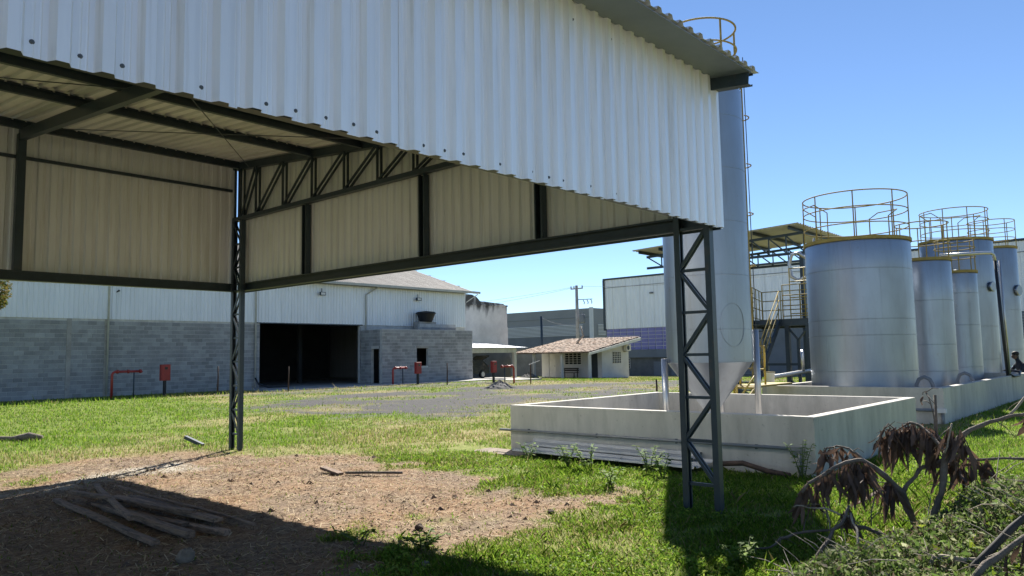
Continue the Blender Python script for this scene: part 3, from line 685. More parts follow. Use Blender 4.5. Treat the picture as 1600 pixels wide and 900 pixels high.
# yellow crossover steps over the basin walls
st = thing('crossover_stair', (15.8,7.6,0), 'small yellow crossover stair behind the silo cone', 'stair')
for y in (7.15,7.75):
    MB().tube([(15.15,y,0.0),(15.15,y,1.05),(16.3,y,1.72),(16.62,y,1.72),(16.62,y,0.85)],0.024,8).build('hand_rail', M['yellow'], st, True)
    MB().tube([(16.3,y,1.72),(16.3,y,0.6)],0.024,8).build('rail_post', M['yellow'], st, True)
    MB().tube([(15.15,y,0.55),(16.3,y,1.2),(16.62,y,1.2)],0.02,8).build('mid_rail', M['yellow'], st, True)
    MB().beam((14.75,y,0.1),(16.3,y,0.86),0.03,0.14).build('stringer', M['olive'], st)
for i in range(4):
    x = 14.95+i*0.4; MB().box(x-0.13,x+0.13,7.16,7.74,0.2+i*0.2-0.02,0.2+i*0.2+0.02).build('tread', M['olive'], st)
MB().box(16.3,18.2,7.16,7.74,0.80,0.84).build('landing', M['olive'], st)
bk = thing('white_bucket', (19.2,8.05,0.75), 'small white bucket by the yellow stair', 'bucket')
MB().lathe(19.1,8.1,[(0.0,0.77),(0.11,0.77),(0.14,1.05),(0.145,1.05),(0.13,1.03),(0.1,0.80)],20).build('bucket_body', M['white'], bk, True)
MB().lathe(19.1,8.1,[(0.145,1.05),(0.15,1.07),(0.0,1.075)],20).build('lid', M['olive'], bk, True)
MB().box(18.95,19.25,7.95,8.25,-0.1,0.76).build('plinth', M['concrete'], bk)
pm_ = thing('manifold_pipe', (20.5,8.6,0.5), 'grey manifold pipe running behind the basin wall', 'pipe')
MB().tube([(19.6,8.3,0.2),(19.6,8.3,0.82),(19.7,8.35,0.9),(21.0,8.5,0.92),(23.0,8.6,0.98),(24.2,8.6,1.0)],0.06,10).build('pipe_run', M['pipe'], pm_, True)
MB().tube([(22.6,8.55,0.98),(22.6,8.55,1.5),(22.7,8.6,1.6)],0.05,10).build('valve', M['pipe'], pm_, True)
MB().tube([(19.9,8.36,0.0),(19.9,8.36,0.9)],0.04,8).build('support', M['slate'], pm_, True)

# ------------------------------------------------------------------ masonry helper
BLK = MB().bbox(-0.5,0.5,-0.5,0.5,-0.5,0.5,0.03); block_me = BLK.mesh('block', M['block'])
def block_wall(parent, name, O, A, Nn, L, Hh, openings, budget, mortar=M['mortar'], th=0.19):
    """mortar body with every block proud of it; returns the wall part"""
    O = Vector(O); A = Vector(A); Nn = Vector(Nn)
    cuts = sorted({0.0, L}|{a for op in openings for a in op[:2] if 0 < a < L})
    body = MB()
    for a0, a1 in zip(cuts, cuts[1:]):
        zs = [(0.0,Hh)]
        for (p,q,z0,z1) in openings:
            if p <= a0+1e-6 and q >= a1-1e-6:
                zs = [s for (c,d) in zs for s in ((c,min(d,z0)),(max(c,z1),d)) if s[1]-s[0] > 1e-4]
        for c,d in zs:
            P0 = O+A*a0+Vector((0,0,c)); P1 = O+A*a1-Nn*th+Vector((0,0,d))
            body.box(min(P0.x,P1.x),max(P0.x,P1.x),min(P0.y,P1.y),max(P0.y,P1.y),P0.z,P1.z)
    wall = body.build(name, mortar, parent)
    cells = []
    nrow = int(Hh/0.2)
    for r in range(nrow):
        z = r*0.2+0.1; off = -0.2 if r%2 else 0.0; a = off
        while a < L:
            s, e = max(a,0.0)+0.006, min(a+0.4,L)-0.006; a += 0.4
            segs = [(s,e)]
            for (p,q,z0,z1) in openings:
                if z+0.09 > z0 and z-0.09 < z1: segs = [g for (c,d) in segs for g in ((c,min(d,p-0.004)),(max(c,q+0.004),d)) if g[1]-g[0] > 0.03]
            cells += [(c,d,z) for c,d in segs if d-c > 0.03]
    rest = MB(); random.shuffle(cells); cells.sort(key=lambda c: 1 if O.x+A.x*c[0] < 9.4 else 0)
    yaw = math.atan2(A.y,A.x)
    for i,(c,d,z) in enumerate(cells):
        pr = random.uniform(0.006,0.016); cen = O+A*((c+d)/2)+Nn*(pr-0.05)+Vector((0,0,z))
        if i < budget:
            link('block', block_me, wall, cen, (0,0,yaw), (d-c,0.1,random.uniform(0.182,0.189)))
        else:
            h = 0.093
            P0 = cen-A*((d-c)/2)-Nn*0.05; P1 = cen+A*((d-c)/2)+Nn*0.05
            rest.box(min(P0.x,P1.x),max(P0.x,P1.x),min(P0.y,P1.y),max(P0.y,P1.y),z+O.z-h,z+O.z+h)
    if rest.v:
        o = rest.build('block_courses', M['block'], wall); o['kind'] = 'stuff'
    return wall

# ------------------------------------------------------------------ warehouse
WY = 38.8
wh = thing('warehouse', (22,WY,0), 'long warehouse of grey concrete blocks below white corrugated cladding', 'warehouse')
block_wall(wh,'block_wall',(6.0,WY,0),(1,0,0),(0,-1,0),23.3,3.72,[(16.32,23.21,-0.1,3.72)],300)
MB().box(29.3,38.5,WY,WY+0.19,0,3.72).build('block_wall', M['mortar'], wh)
# pilasters in the block wall
for x in (12.6,14.25): MB().box(x-0.1,x+0.1,WY-0.035,WY-0.012,0,3.7).build('pilaster', M['concrete'], wh)
k = 0; x0 = 6.0
while x0 < 38.55:
    x1 = min(x0+1.05, 38.55)
    sheet(MB(), (0,WY-0.03-0.004*(k%2),0), (1,0,0), (0,-1,0), (0,0,1), profile(x0,x1+0.02,0.21,0.03,0.02,0.03), 3.70+0.0*k, 6.2).build('cladding_sheet', [M['wh_clad'],M['clad_in']], wh)
    x0 = x1; k += 1
MB().box(22.1,29.4,WY-0.06,WY+0.12,3.66,3.72).build('door_lintel', M['steel'], wh)
# gable and remaining walls, ridge at Y 48.7
ry = 48.7; rz = 6.25+0.327*(ry-38.3)
MB().prism([(38.5,WY+0.2,0),(38.5,58.4,0),(38.5,58.4,6.3),(38.5,ry,rz-0.2),(38.5,WY+0.2,6.25)],(-0.15,0,0)).build('gable_wall', M['wh_clad'], wh)
MB().prism([(6.0,WY+0.2,0),(6.0,58.4,0),(6.0,58.4,6.3),(6.0,ry,rz-0.2),(6.0,WY+0.2,6.25)],(0.15,0,0)).build('gable_wall', M['wh_clad'], wh)
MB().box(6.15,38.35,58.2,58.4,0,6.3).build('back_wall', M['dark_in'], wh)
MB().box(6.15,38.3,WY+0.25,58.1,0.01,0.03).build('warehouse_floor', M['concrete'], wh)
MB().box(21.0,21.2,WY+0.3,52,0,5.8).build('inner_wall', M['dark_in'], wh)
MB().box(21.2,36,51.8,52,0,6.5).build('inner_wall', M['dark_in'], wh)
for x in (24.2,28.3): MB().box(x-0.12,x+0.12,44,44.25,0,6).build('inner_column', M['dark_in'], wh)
k = 0; x0 = 5.4
while x0 < 38.9:
    x1 = min(x0+1.06, 38.95)
    for sgn in (1,-1):
        O = (0,38.3,6.25) if sgn > 0 else (0,59.1,6.25)
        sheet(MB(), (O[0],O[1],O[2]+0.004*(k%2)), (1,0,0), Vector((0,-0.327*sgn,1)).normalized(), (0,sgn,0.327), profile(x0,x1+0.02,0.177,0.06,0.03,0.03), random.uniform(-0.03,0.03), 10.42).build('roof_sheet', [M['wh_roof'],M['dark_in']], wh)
    x0 = x1; k += 1
for i in range(7):
    y = 38.7+i*1.6; z = 6.25+0.327*(y-38.3)-0.09
    MB().channel((30,y,z),(39.55,y,z),0.07,0.12).build('purlin', M['olive'], wh)
MB().channel((5.4,38.2,6.2),(39.5,38.2,6.2),0.16,0.15,flip=-1).build('gutter', M['trim'], wh)
MB().beam((6,38.55,6.14),(38.5,38.55,6.14),0.3,0.03).build('soffit', M['steel'], wh)
MB().beam((38.6,WY-0.1,5.5),(39.4,38.3,6.1),0.06,0.06).build('eave_bracket', M['trim'], wh)
for x,bend in ((14.28,0),(22.02,0),(29.61,0.7)):
    pts = [(x,WY-0.10,3.0 if x > 29 else 0.1),(x,WY-0.10,5.75 if bend == 0 else 5.6),(x+bend,WY-0.25,6.05),(x+bend,38.25,6.14)]
    MB().tube(pts,0.05,8).build('downpipe', M['trim'], wh, True)
for x in (26.31,33.96):
    o = MB().beam((x,WY-0.12,5.62),(x,WY-0.12,5.85),0.03,0.03).build('floodlight_arm', M['steel'], wh)
    f = MB(); f.box(x-0.19,x+0.19,WY-0.28,WY-0.16,5.42,5.62); f.build('floodlight', M['steel'], wh)
    MB().box(x-0.15,x+0.15,WY-0.287,WY-0.283,5.45,5.59).build('floodlight_lens', M['white'], wh)
b_ = MB().tube([(14.62,WY-0.06,5.02),(14.75,WY-0.09,5.12)],[0.02,0.05],6).build('wall_hook', M['black'], wh)

# block annex with roof tank
AY = 36.65; AX0, AX1, AH = 29.27, 37.1, 3.37
ann = thing('block_annex', (33,AY,0), 'low unplastered block annex in front of the warehouse right end', 'building')
block_wall(ann,'front_wall',(AX0,AY,-0.05),(1,0,0),(0,-1,0),AX1-AX0,3.42,[(2.78,3.75,1.10,2.24)],300)
block_wall(ann,'side_wall',(AX0,WY-0.05,-0.05),(0,-1,0),(-1,0,0),WY-0.05-AY-0.192,3.42,[(1.04,1.80,-0.1,2.22)],120)
MB().box(AX1-0.19,AX1,AY+0.192,WY-0.02,-0.05,3.37).build('side_wall', M['mortar'], ann)
MB().box(AX0+0.2,AX1-0.2,AY+0.2,WY-0.02,3.1,3.2).build('roof_slab', M['concrete'], ann)
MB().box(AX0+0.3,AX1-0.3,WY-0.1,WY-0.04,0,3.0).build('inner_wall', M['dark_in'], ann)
MB().box(32.0,33.05,AY-0.03,AY-0.016,2.2,2.34).build('window_lintel', M['concrete'], ann)
# parapet carrying the water tub
block_wall(ann,'tub_parapet',(33.34,37.8,3.21),(1,0,0),(0,-1,0),3.3,0.6,[],60)
tub = thing('water_tub', (34.25,38.05,3.99), 'black plastic water tub on the block annex roof', 'water tank')
MB().box(33.5,35.0,37.995,38.6,3.21,3.97).build('tub_plinth', M['concrete'], tub)
o = MB().lathe(34.25,38.2,[(0.0,3.98),(0.42,3.98),(0.62,4.5),(0.66,4.52),(0.66,4.60),(0.6,4.64),(0.0,4.72)],28).build('tub_body', M['black'], tub); smooth_by_angle(o,30)
MB().ring(34.25,38.2,4.54,0.665,0.022,28).build('tub_rim', M['black'], tub, True)
apron = MB().box(20.5,38.2,34.6,WY-0.02,-0.2,0.05).build('concrete_apron', M['concrete']); apron['kind'] = 'structure'
path = MB(); path.box(37.2,40.6,33.4,36.2,-0.35,-0.0); path = path.build('concrete_path', M['concrete']); path['kind'] = 'structure'
path = MB(); path.prism([(33.5,32.6,0.02),(41.0,34.4,-0.08),(40.6,35.2,-0.08),(33.3,33.2,0.02)],(0,0,-0.2)); path = path.build('concrete_path', M['concrete']); path['kind'] = 'structure'

# red fire hydrants: bent pipes and hose cabinets
def hydrant(x, y, s, label, w=1.0, h=1.12):
    t = thing('fire_hydrant', (x,y,ground_z(x,y)), label, 'hydrant', 'red bent hydrant pipes')
    MB().tube([(x,y,-0.1),(x,y,h-0.14),(x+0.04*s,y,h-0.05),(x+0.14*s,y,h),(x+w*s,y,h)],0.055,10).build('pipe', M['red'], t, True)
    for q in (0.18,0.55,0.97): MB().tube([(x+q*s*w-0.04,y,h),(x+q*s*w+0.04,y,h)],0.085,12).build('flange', M['red'], t, True)
    MB().tube([(x+0.75*s*w,y,-0.1),(x+0.75*s*w,y,h-0.05)],0.03,8).build('support_post', M['steel'], t, True)
    MB().tube([(x+0.97*s*w,y,h),(x+0.97*s*w,y-0.14,h-0.02)],0.05,10).build('outlet', M['red'], t, True)
def cabinet(x, y, label, z0=0.72, z1=1.48, face=0.44):
    t = thing('hose_cabinet', (x,y,ground_z(x,y)), label, 'fire cabinet', 'red hose cabinets on posts')
    g = ground_z(x,y); z0 += g; z1 += g
    c = MB().bbox(x-face/2,x+face/2,y-0.1,y+0.1,z0,z1,0.015).build('case', M['red'], t)
    MB().bbox(x-face/2+0.03,x+face/2-0.03,y-0.115,y-0.102,z0+0.04,z1-0.04,0.004).build('door', M['red'], t)
    MB().box(x-0.06,x+0.07,y-0.122,y-0.117,z1-0.24,z1-0.12).build('window', M['darkglass'], t)
    MB().beam((x,y+0.02,g-0.1),(x,y+0.02,z0),0.1,0.12).build('post', M['black'], t)
hydrant(13.35,35.6,1,'red bent pipe hydrant by the block wall, leftmost',w=1.25,h=1.2)
cabinet(15.9,36.1,'red hose cabinet on a black post by the block wall, leftmost')
hydrant(28.75,35.0,1,'red bent pipe hydrant left of the annex window',w=1.0,h=1.0)
cabinet(30.0,34.2,'red hose cabinet on a post below the annex window',0.64,1.32,0.42)
cabinet(33.7,31.5,'red hose cabinet on a post beside the gravel heap',0.6,1.3,0.36)
hydrant(33.0,29.25,-1,'red bent pipe hydrant right of the gravel heap',w=1.05,h=1.0)
for (x,y,h,l) in ((18.0,35.1,1.35,'thin dark stake in front of the block wall'),(21.3,34.2,1.25,'thin dark stake left of the warehouse door opening'),(30.0,31.7,1.25,'thin dark stake right of the annex window'),(32.6,27.65,1.1,'thin dark stake left of the tiled house'),(24.0,14.4,0.66,'short thick dark stake just behind the near basin')):
    tag(MB().tube([(x,y,-0.1),(x+0.02,y,h*0.6),(x+0.01,y,h)],[0.035,0.035,0.03],7).build('stake', M['rust'], None, True),l,'stake','stakes in the yard')
sp_ = MB().beam((32.6,27.75,1.08),(33.0,27.3,1.3),0.3,0.015); 
tag(sp_.build('sign_plate', M['white']),'small tilted white plate on a thin stake before the house','sign')
ho = MB().tube([(22.0,WY-0.15,0.62),(22.1,WY-0.3,0.3),(22.6,WY-0.5,0.1),(23.8,WY-0.5,0.06)],0.05,8)
tag(ho.build('black_hose', M['black'], None, True),'black hose drooping to the ground beside the warehouse door','hose')
# ------------------------------------------------------------------ carport, car, old white building
cp = thing('carport', (42,40,-0.15), 'carport with white corrugated roof and beige post beside the annex', 'carport')
k = 0; x0 = 38.7
while x0 < 46.2:
    x1 = min(x0+1.0, 46.3)
    sheet(MB(), (0,39.5,2.22+0.004*(k%2)), (1,0,0), (0,-0.08,1), (0,1,0.09), profile(x0,x1+0.02,0.18,0.06,0.03,0.03), random.uniform(-.03,.03), 6.2).build('roof_sheet', [M['clad'],M['clad_in']], cp)
    x0 = x1; k += 1
MB().box(38.7,45.2,39.75,39.95,1.85,2.19).build('front_beam', M['plaster'], cp)
MB().box(44.95,45.2,39.951,45.2,1.85,2.12).build('side_beam', M['plaster'], cp)
for y in (39.75,45.0): MB().box(44.95,45.2,y,y+0.22,-0.4,1.849).build('post', M['plaster'], cp)
slab = MB().box(38.7,45.4,38.6,45.3,-0.5,-0.12).build('carport_slab', M['concrete']); slab['kind'] = 'structure'
wl = tag(MB().box(38.7,50.8,45.4,45.6,-0.6,2.3).build('boundary_wall', M['greywall']),'grey wall closing the back of the carport','wall')
wl = tag(MB().box(62.0,62.3,44.9,64,-1.2,2.35).build('boundary_wall', M['greywall']),'dark grey wall between carport and tiled house','wall')
# car, rear towards +X, hatch open
car = thing('parked_car', (42.0,42.4,-0.12), 'dark hatchback with open tailgate parked under the carport', 'car')
g = -0.12; cy0, cy1 = 41.6, 43.2
side = [(40.1,0.35),(40.2,0.75),(41.0,0.9),(41.6,1.38),(43.2,1.42),(43.75,1.05),(43.95,0.85),(43.98,0.35)]
MB().prism([(x,cy0,g+z) for x,z in side],(0,cy1-cy0,0)).build('body', M['cart'], car)
MB().prism([(41.15,cy0-0.004,g+0.93),(41.65,cy0-0.004,g+1.32),(43.1,cy0-0.004,g+1.35),(43.55,cy0-0.004,g+0.98)],(0,-0.004,0)).build('side_window', M['darkglass'], car)
MB().prism([(43.25,cy0+0.1,g+1.42),(44.1,cy0+0.1,g+1.78),(44.12,cy0+0.1,g+1.70),(43.3,cy0+0.1,g+1.36)],(0,1.4,0)).build('tailgate', M['cart'], car)
MB().tube([(43.6,cy0+0.2,g+1.0),(43.95,cy0+0.2,g+1.68)],0.015,6).build('gas_strut', M['black'], car)
for x in (40.8,43.2):
    for y in (cy0+0.02,cy1-0.02):
        o = MB().tube([(x,y-0.09,g+0.31),(x,y+0.09,g+0.31)],0.31,24).build('wheel', M['black'], car)
        MB().tube([(x,y-0.1,g+0.31),(x,y+0.1,g+0.31)],0.19,16).build('rim', M['pipe'], o)
for y in (cy0+0.08,cy1-0.22): MB().box(43.96,44.0,y,y+0.14,g+0.7,g+0.98).build('tail_light', M['red'], car)
ob = thing('old_white_building', (47,46,-0.2), 'old white building with black mould stains and stepped parapet', 'building')
MB().prism([(39.5,46.0,-0.6),(51.1,46.0,-0.6),(51.1,46.0,6.05),(50.6,46.0,6.3),(47.6,46.0,6.42),(47.2,46.0,6.75),(46.6,46.0,6.95),(44.2,46.0,7.0),(39.5,46.0,7.05)],(0,0.3,0)).build('front_wall', M['stained'], ob)
MB().box(50.85,51.1,46.301,56,-0.6,5.9).build('side_wall', M['stained'], ob)
MB().box(39.5,51.15,45.93,45.997,6.05,6.17).build('cornice', M['stained'], ob)
MB().box(46.6,51.12,45.95,45.998,2.3,4.18).build('lower_render', M['stained'], ob)
MB().box(39.5,50.8,46.31,56,5.4,5.5).build('roof_slab', M['concrete'], ob)

# ------------------------------------------------------------------ tiled house
hz = -0.42
hs = thing('tiled_house', (54,40.5,hz), 'small white house with clay tile lean-to roof and porch posts', 'house')
HX0,HX1,HXE,HYa,HYb = 54.0,58.2,50.7,37.7,44.4
def hr(x): return 1.78+(x-HXE)*(3.05-1.78)/(58.4-HXE)
MB().prism([(HX0,HYa,hz-0.3),(HX1,HYa,hz-0.3),(HX1,HYa,hr(HX1)-0.12),(HX0,HYa,hr(HX0)-0.12)],(0,0.18,0)).build('side_wall', M['housewall'], hs)
MB().prism([(HX0,HYb,hz-0.3),(HX1,HYb,hz-0.3),(HX1,HYb,hr(HX1)-0.12),(HX0,HYb,hr(HX0)-0.12)],(0,-0.18,0)).build('side_wall', M['housewall'], hs)
wb = MB()
for (y0,y1,z0,z1) in ((HYa+0.181,38.15,hz-.3,hr(HX0)-.13),(38.15,38.9,1.72,hr(HX0)-.13),(38.9,39.9,hz-.3,hr(HX0)-.13),(39.9,41.75,hz-.3,0.72),(39.9,41.75,1.75,hr(HX0)-.13),(41.75,42.8,hz-.3,hr(HX0)-.13),(42.8,43.55,1.7,hr(HX0)-.13),(43.55,HYb-0.181,hz-.3,hr(HX0)-.13)):
    wb.box(HX0,HX0+0.16,y0,y1,z0,z1)
wb.build('front_wall', M['housewall'], hs)
MB().box(HX1-0.16,HX1,HYa+0.181,HYb-0.181,hz-0.3,hr(HX1)-0.13).build('back_wall', M['housewall'], hs)
d = MB().box(HX0+0.06,HX0+0.1,38.16,38.89,hz,1.71).build('door', M['steel'], hs)
d = MB().box(HX0+0.03,HX0+0.07,42.81,43.54,hz,1.69).build('door', M['white'], hs)
MB().tube([(HX0+0.0,42.92,0.6),(HX0+0.03,42.92,0.6)],0.03,8).build('door_handle', M['steel'], d)
def barred_window(parent, at, y0, y1, z0, z1, ny, nz, face='x'):
    """pane plus white bars; face x: in plane X=at, face y: in plane Y=at"""
    def bx(mb,a0,a1,c0,c1,d0,d1):
        return mb.box(at+d0,at+d1,a0,a1,c0,c1) if face == 'x' else mb.box(a0,a1,at+d0,at+d1,c0,c1)
    w = bx(MB(),y0,y1,z0,z1,0.05,0.06).build('window', M['darkglass'], parent)
    fr = MB(); t = 0.035
    for i in range(ny+1):
        y = y0+(y1-y0)*i/ny; bx(fr,y-t/2,y+t/2,z0,z1,0.0,0.045)
    fr.build('window_bars', M['white'], w)
    fr = MB()
    for i in range(nz+1):
        z = z0+(z1-z0)*i/nz; bx(fr,y0,y1,z-t/2,z+t/2,0.004,0.041)
    fr.build('window_bars', M['white'], w)
barred_window(hs,HX0,39.92,41.73,0.74,1.73,4,5)
barred_window(hs,HYa-0.06,55.6,56.9,0.78,1.78,5,5,'y')
for y in (36.9,39.8,42.9):
    MB().box(51.0,51.2,y-0.1,y+0.1,hz-0.4,hr(51.1)-0.1).build('porch_post', M['housewall'], hs)
MB().box(50.95,51.15,36.75,44.6,hr(51)-0.1,hr(51)-0.03).build('porch_beam', M['housewall'], hs)
MB().prism([(HXE-0.1,36.60,hr(HXE-0.1)-0.03),(58.5,36.60,hr(58.5)-0.03),(58.5,36.60,hr(58.5)-0.3),(HXE-0.1,36.60,hr(HXE-0.1)-0.22)],(0,-0.05,0)).build('barge_board', M['white'], hs)
MB().prism([(HXE-0.1,44.85,hr(HXE-0.1)-0.02),(58.5,44.85,hr(58.5)-0.02),(58.5,44.85,hr(58.5)-0.15),(HXE-0.1,44.85,hr(HXE-0.1)-0.14)],(0,0.05,0)).build('barge_board', M['white'], hs)
# tile courses: half round tiles, joined because each is about three pixels
tl = MB(); ncol = 40; nrow = 19; wy = (44.84-36.62)/ncol
for r_ in range(nrow):
    xa = HXE-0.15+r_*(58.45-HXE+0.1)/nrow; xb = xa+(58.45-HXE+0.1)/nrow+0.06
    for c_ in range(ncol):
        y = 36.62+wy*(c_+0.5); j = random.uniform(-0.012,0.012); v = []
        for x,l in ((xa,0.05),(xb,0.0)):
            for q in range(5):
                t = math.pi*q/4; v.append((x,y+wy*0.48*math.cos(t),hr(x)+l+j+0.07*math.sin(t)))
        tl.add(v,[(q,q+1,q+6,q+5) for q in range(4)]+[(4,3,2,1,0)])
o = tl.build('roof_tiles', M['tile'], hs); o['kind'] = 'stuff'
MB().prism([(HXE-0.1,36.62,hr(HXE-0.1)-0.03),(58.45,36.62,hr(58.45)-0.03),(58.45,36.62,hr(58.45)),(HXE-0.1,36.62,hr(HXE-0.1))],(0,8.2,0)).build('roof_deck', M['wood'], hs)
MB().tube([(55.0,41.1,hr(55)-0.05),(55.2,41.05,hr(55)+0.35),(55.6,40.8,hr(55)+0.8),(55.7,41.0,hr(55)+1.25),(55.8,41.2,hr(55)+1.7)],[0.13,0.11,0.09,0.07,0.05],8).build('bent_pale_tube', M['barkpale'], hs, True)  # bent pale tube above the tiles, tapered like a branch
ac = thing('air_conditioner', (57.8,37.4,2.0), 'white air conditioner unit high on the house side wall', 'air conditioner')
MB().bbox(57.25,57.95,37.25,37.62,1.85,2.42,0.02).build('case', M['white'], ac)
MB().tube([(57.5,37.245,2.13),(57.5,37.235,2.13)],0.2,20).build('fan_grille', M['steel'], ac)
MB().beam((57.6,37.45,1.82),(57.6,37.7,1.82),0.5,0.04).build('bracket', M['steel'], ac)
bn = thing('porch_bench', (53.2,40.6,hz), 'dark wooden bench on the porch of the tiled house', 'bench')
for y in (39.9,41.3):
    for x in (52.9,53.4): MB().box(x-0.03,x+0.03,y-0.03,y+0.03,hz,hz+(0.42 if x < 53 else 0.85)).build('leg', M['wooddark'], bn)
MB().box(52.85,53.45,39.8,41.4,hz+0.42,hz+0.47).build('seat', M['wooddark'], bn)
for z in (0.58,0.74): MB().box(53.43,53.47,39.8,41.4,hz+z,hz+z+0.12).build('back_slat', M['wooddark'], bn)
porch = MB().box(50.8,53.99,36.6,44.6,hz-0.4,hz).build('porch_slab', M['concrete']); porch['kind'] = 'structure'
def mound(name, cx, cy, rx, ry_, h, label, mtl, z=None, cat='heap'):
    z = ground_z(cx,cy) if z is None else z
    n = 28; mb = MB(); v = []; rings = 9
    for i in range(rings):
        f = i/(rings-1)
        for k_ in range(n):
            a = 2*math.pi*k_/n; rr = f*(1+0.18*math.sin(3*a+cx)+0.1*math.sin(7*a))
            zz = h*(1-f)**0.85*(1+random.uniform(-0.12,0.12))-0.05*f
            v.append((cx+rx*rr*math.cos(a),cy+ry_*rr*math.sin(a),z+zz+random.uniform(-.02,.02)*h))
    f_ = [(i*n+k_,i*n+(k_+1)%n,(i+1)*n+(k_+1)%n,(i+1)*n+k_) for i in range(rings-1) for k_ in range(n)]
    mb.add(v,f_); return tag(mb.build(name,mtl),label,cat)
mound('gravel_heap',27.7,25.5,0.75,0.75,0.40,'small dark heap of gravel in the yard',M['gravelpile'])
mound('rubble_heap',48.8,41.6,0.9,0.9,0.5,'low rubble heap beside the house porch',M['gravelpile'])

# ------------------------------------------------------------------ large white factory wall, far grey hall
fb = thing('factory_building', (80,32,-1.1), 'large factory with white corrugated upper wall and blue glazing below', 'building')
FX = 80.1
k = 0; y0 = 4.0
while y0 < 55.1:
    y1 = min(y0+2.0, 55.15)
    sheet(MB(), (FX,0,0), (0,1,0), (-1,0,0), (0,0,1), profile(y0,y1+0.02,0.5,0.14,0.06,0.05), 4.75, 11.0).build('cladding_sheet', [M['wh_clad'],M['clad_in']], fb)
    y0 = y1; k += 1
MB().box(FX-0.12,FX+0.2,3.9,55.4,11.0,11.22).build('roof_trim', M['steel'], fb)
MB().box(FX-0.14,FX+0.2,55.16,55.42,4.6,10.998).build('corner_trim', M['steel'], fb)
MB().box(FX-0.10,FX-0.06,4,55.1,9.98,10.04).build('rail', M['slate'], fb)
MB().box(FX+0.2,FX+20,4,55.3,-1.6,10.9).build('core', M['slate'], fb)
MB().box(FX-0.05,FX+0.19,4,45.9,-1.5,4.73).build('lower_wall', M['slate'], fb)
MB().box(FX-0.05,FX+0.19,45.901,55.1,-1.5,1.1).build('lower_wall', M['greywall'], fb)
MB().box(FX-0.5,FX+0.19,45.5,55.1,1.101,2.05).build('canopy_slab', M['slate'], fb)
gl = MB().box(FX+0.14,FX+0.19,45.9,55.1,2.06,4.73).build('glazing_frame', M['white'], fb)
pane_me = MB().box(-0.5,0.5,-0.5,0.5,-0.5,0.5).mesh('pane', M['glass'])
for i in range(9):
    for j in range(6):
        link('pane', pane_me, gl, (FX+0.09,46.45+i*1.02,2.06+0.445*(j+0.5)), None, (0.1,0.90,0.385))
MB().box(FX-0.07,FX-0.04,47.0,48.3,-1.1,0.6).build('door', M['slate'], fb)
barred_window(fb,FX-0.14,51.6,53.2,-0.2,1.0,4,4)
MB().box(FX-0.9,FX-0.06,4.0,12.5,2.1,2.3).build('awning', M['white'], fb)
MB().box(FX-0.06,FX-0.055,4.0,12.5,-1.1,2.0).build('dark_panel', M['dark_in'], fb)  # thin dark sheet on the solid wall below the awning
lv = MB()
for j in range(8): lv.box(FX-0.12,FX-0.06,4.0,12.5,2.7+j*0.25,2.82+j*0.25)
lv.build('louvre', M['far'], fb)
MB().box(FX-0.2,FX-0.1,48.0,48.5,8.85,9.05).build('wall_light', M['slate'], fb)
fh = thing('grey_hall', (100,85,-1.2), 'wide grey industrial hall with horizontal louvre bands far behind the house', 'building')
MB().box(100,130,71.5,125,-1.6,9.1).build('wall', M['far'], fh)
MB().box(99.9,99.99,71.5,125,-1.6,4.6).build('plinth_wall', M['slate'], fh)
for j in range(8):
    MB().box(99.86,99.98,73.3,125,4.75+j*0.23,4.87+j*0.23).build('louvre', M['far2'], fh)
    MB().box(101.5,128,71.38,71.49,4.75+j*0.23,4.87+j*0.23).build('louvre', M['far2'], fh)
for z in (7.6,): MB().box(99.95,99.99,71.5,125,z,z+0.08).build('seam', M['slate'], fh)
MB().box(99.6,99.98,71.2,71.8,-1.6,9.2).build('downpipe', M['far2'], fh)
# utility pole, street wires
up = thing('utility_pole', (66,49.15,-0.75), 'concrete utility pole with cross arms and transformer behind the house', 'utility pole')
MB().tube([(66,49.15,-1.0),(66,49.15,9.1)],[0.24,0.16],12).build('pole', M['concrete'], up, True)
MB().beam((66,48.35,8.75),(66,49.95,8.75),0.1,0.12).build('cross_arm', M['concrete'], up)
MB().beam((66,47.1,7.5),(66,49.2,7.55),0.06,0.07).build('cross_arm', M['steel'], up)
for y in (49.9,49.5,48.4): MB().lathe(66,y,[(0.03,8.8),(0.08,8.85),(0.05,8.92),(0.08,8.98),(0.03,9.08),(0,9.08)],10).build('insulator', M['slate'], up, True)
for y in (48.3,47.8,47.3): MB().tube([(66,y,7.45),(66,y-0.15,7.2),(66,y-0.1,7.0)],0.05,6).build('cut_out_fuse', M['slate'], up, True)
o = MB().lathe(66,48.5,[(0,5.0),(0.32,5.0),(0.34,5.1),(0.34,5.8),(0.3,5.9),(0,5.95)],18).build('transformer', M['slate'], up, True)
for y in (48.3,48.5,48.7): MB().tube([(66,y,5.9),(66,y,6.2)],0.04,6).build('bushing', M['slate'], o, True)
bp_ = tag(MB().tube([(66,54.2,-1.0),(66,54.2,6.0)],0.14,10).build('dark_post', M['steel'], None, True),'dark slim post between carport and house, left of the pole','post')
def wire(a, b, sag, label):
    a = Vector(a); b = Vector(b); pts = []
    for i in range(17):
        t = i/16; q = a.lerp(b,t); q.z -= sag*4*t*(1-t); pts.append(q)
    tag(MB().tube(pts,0.014,5).build('power_wire', M['slate'], None, True),label,'wire','overhead wires')
wire((66,49.9,8.95),(62,90,8.6),0.9,'upper overhead wire running left from the utility pole')
wire((66,49.5,8.9),(62,90,8.3),1.2,'lower overhead wire running left from the utility pole')
wire((66,48.4,8.95),(70,20,9.2),0.6,'overhead wire running right from the utility pole')
wire((66,54.2,5.8),(66,49.2,4.8),0.3,'slack wire between the dark post and the utility pole')

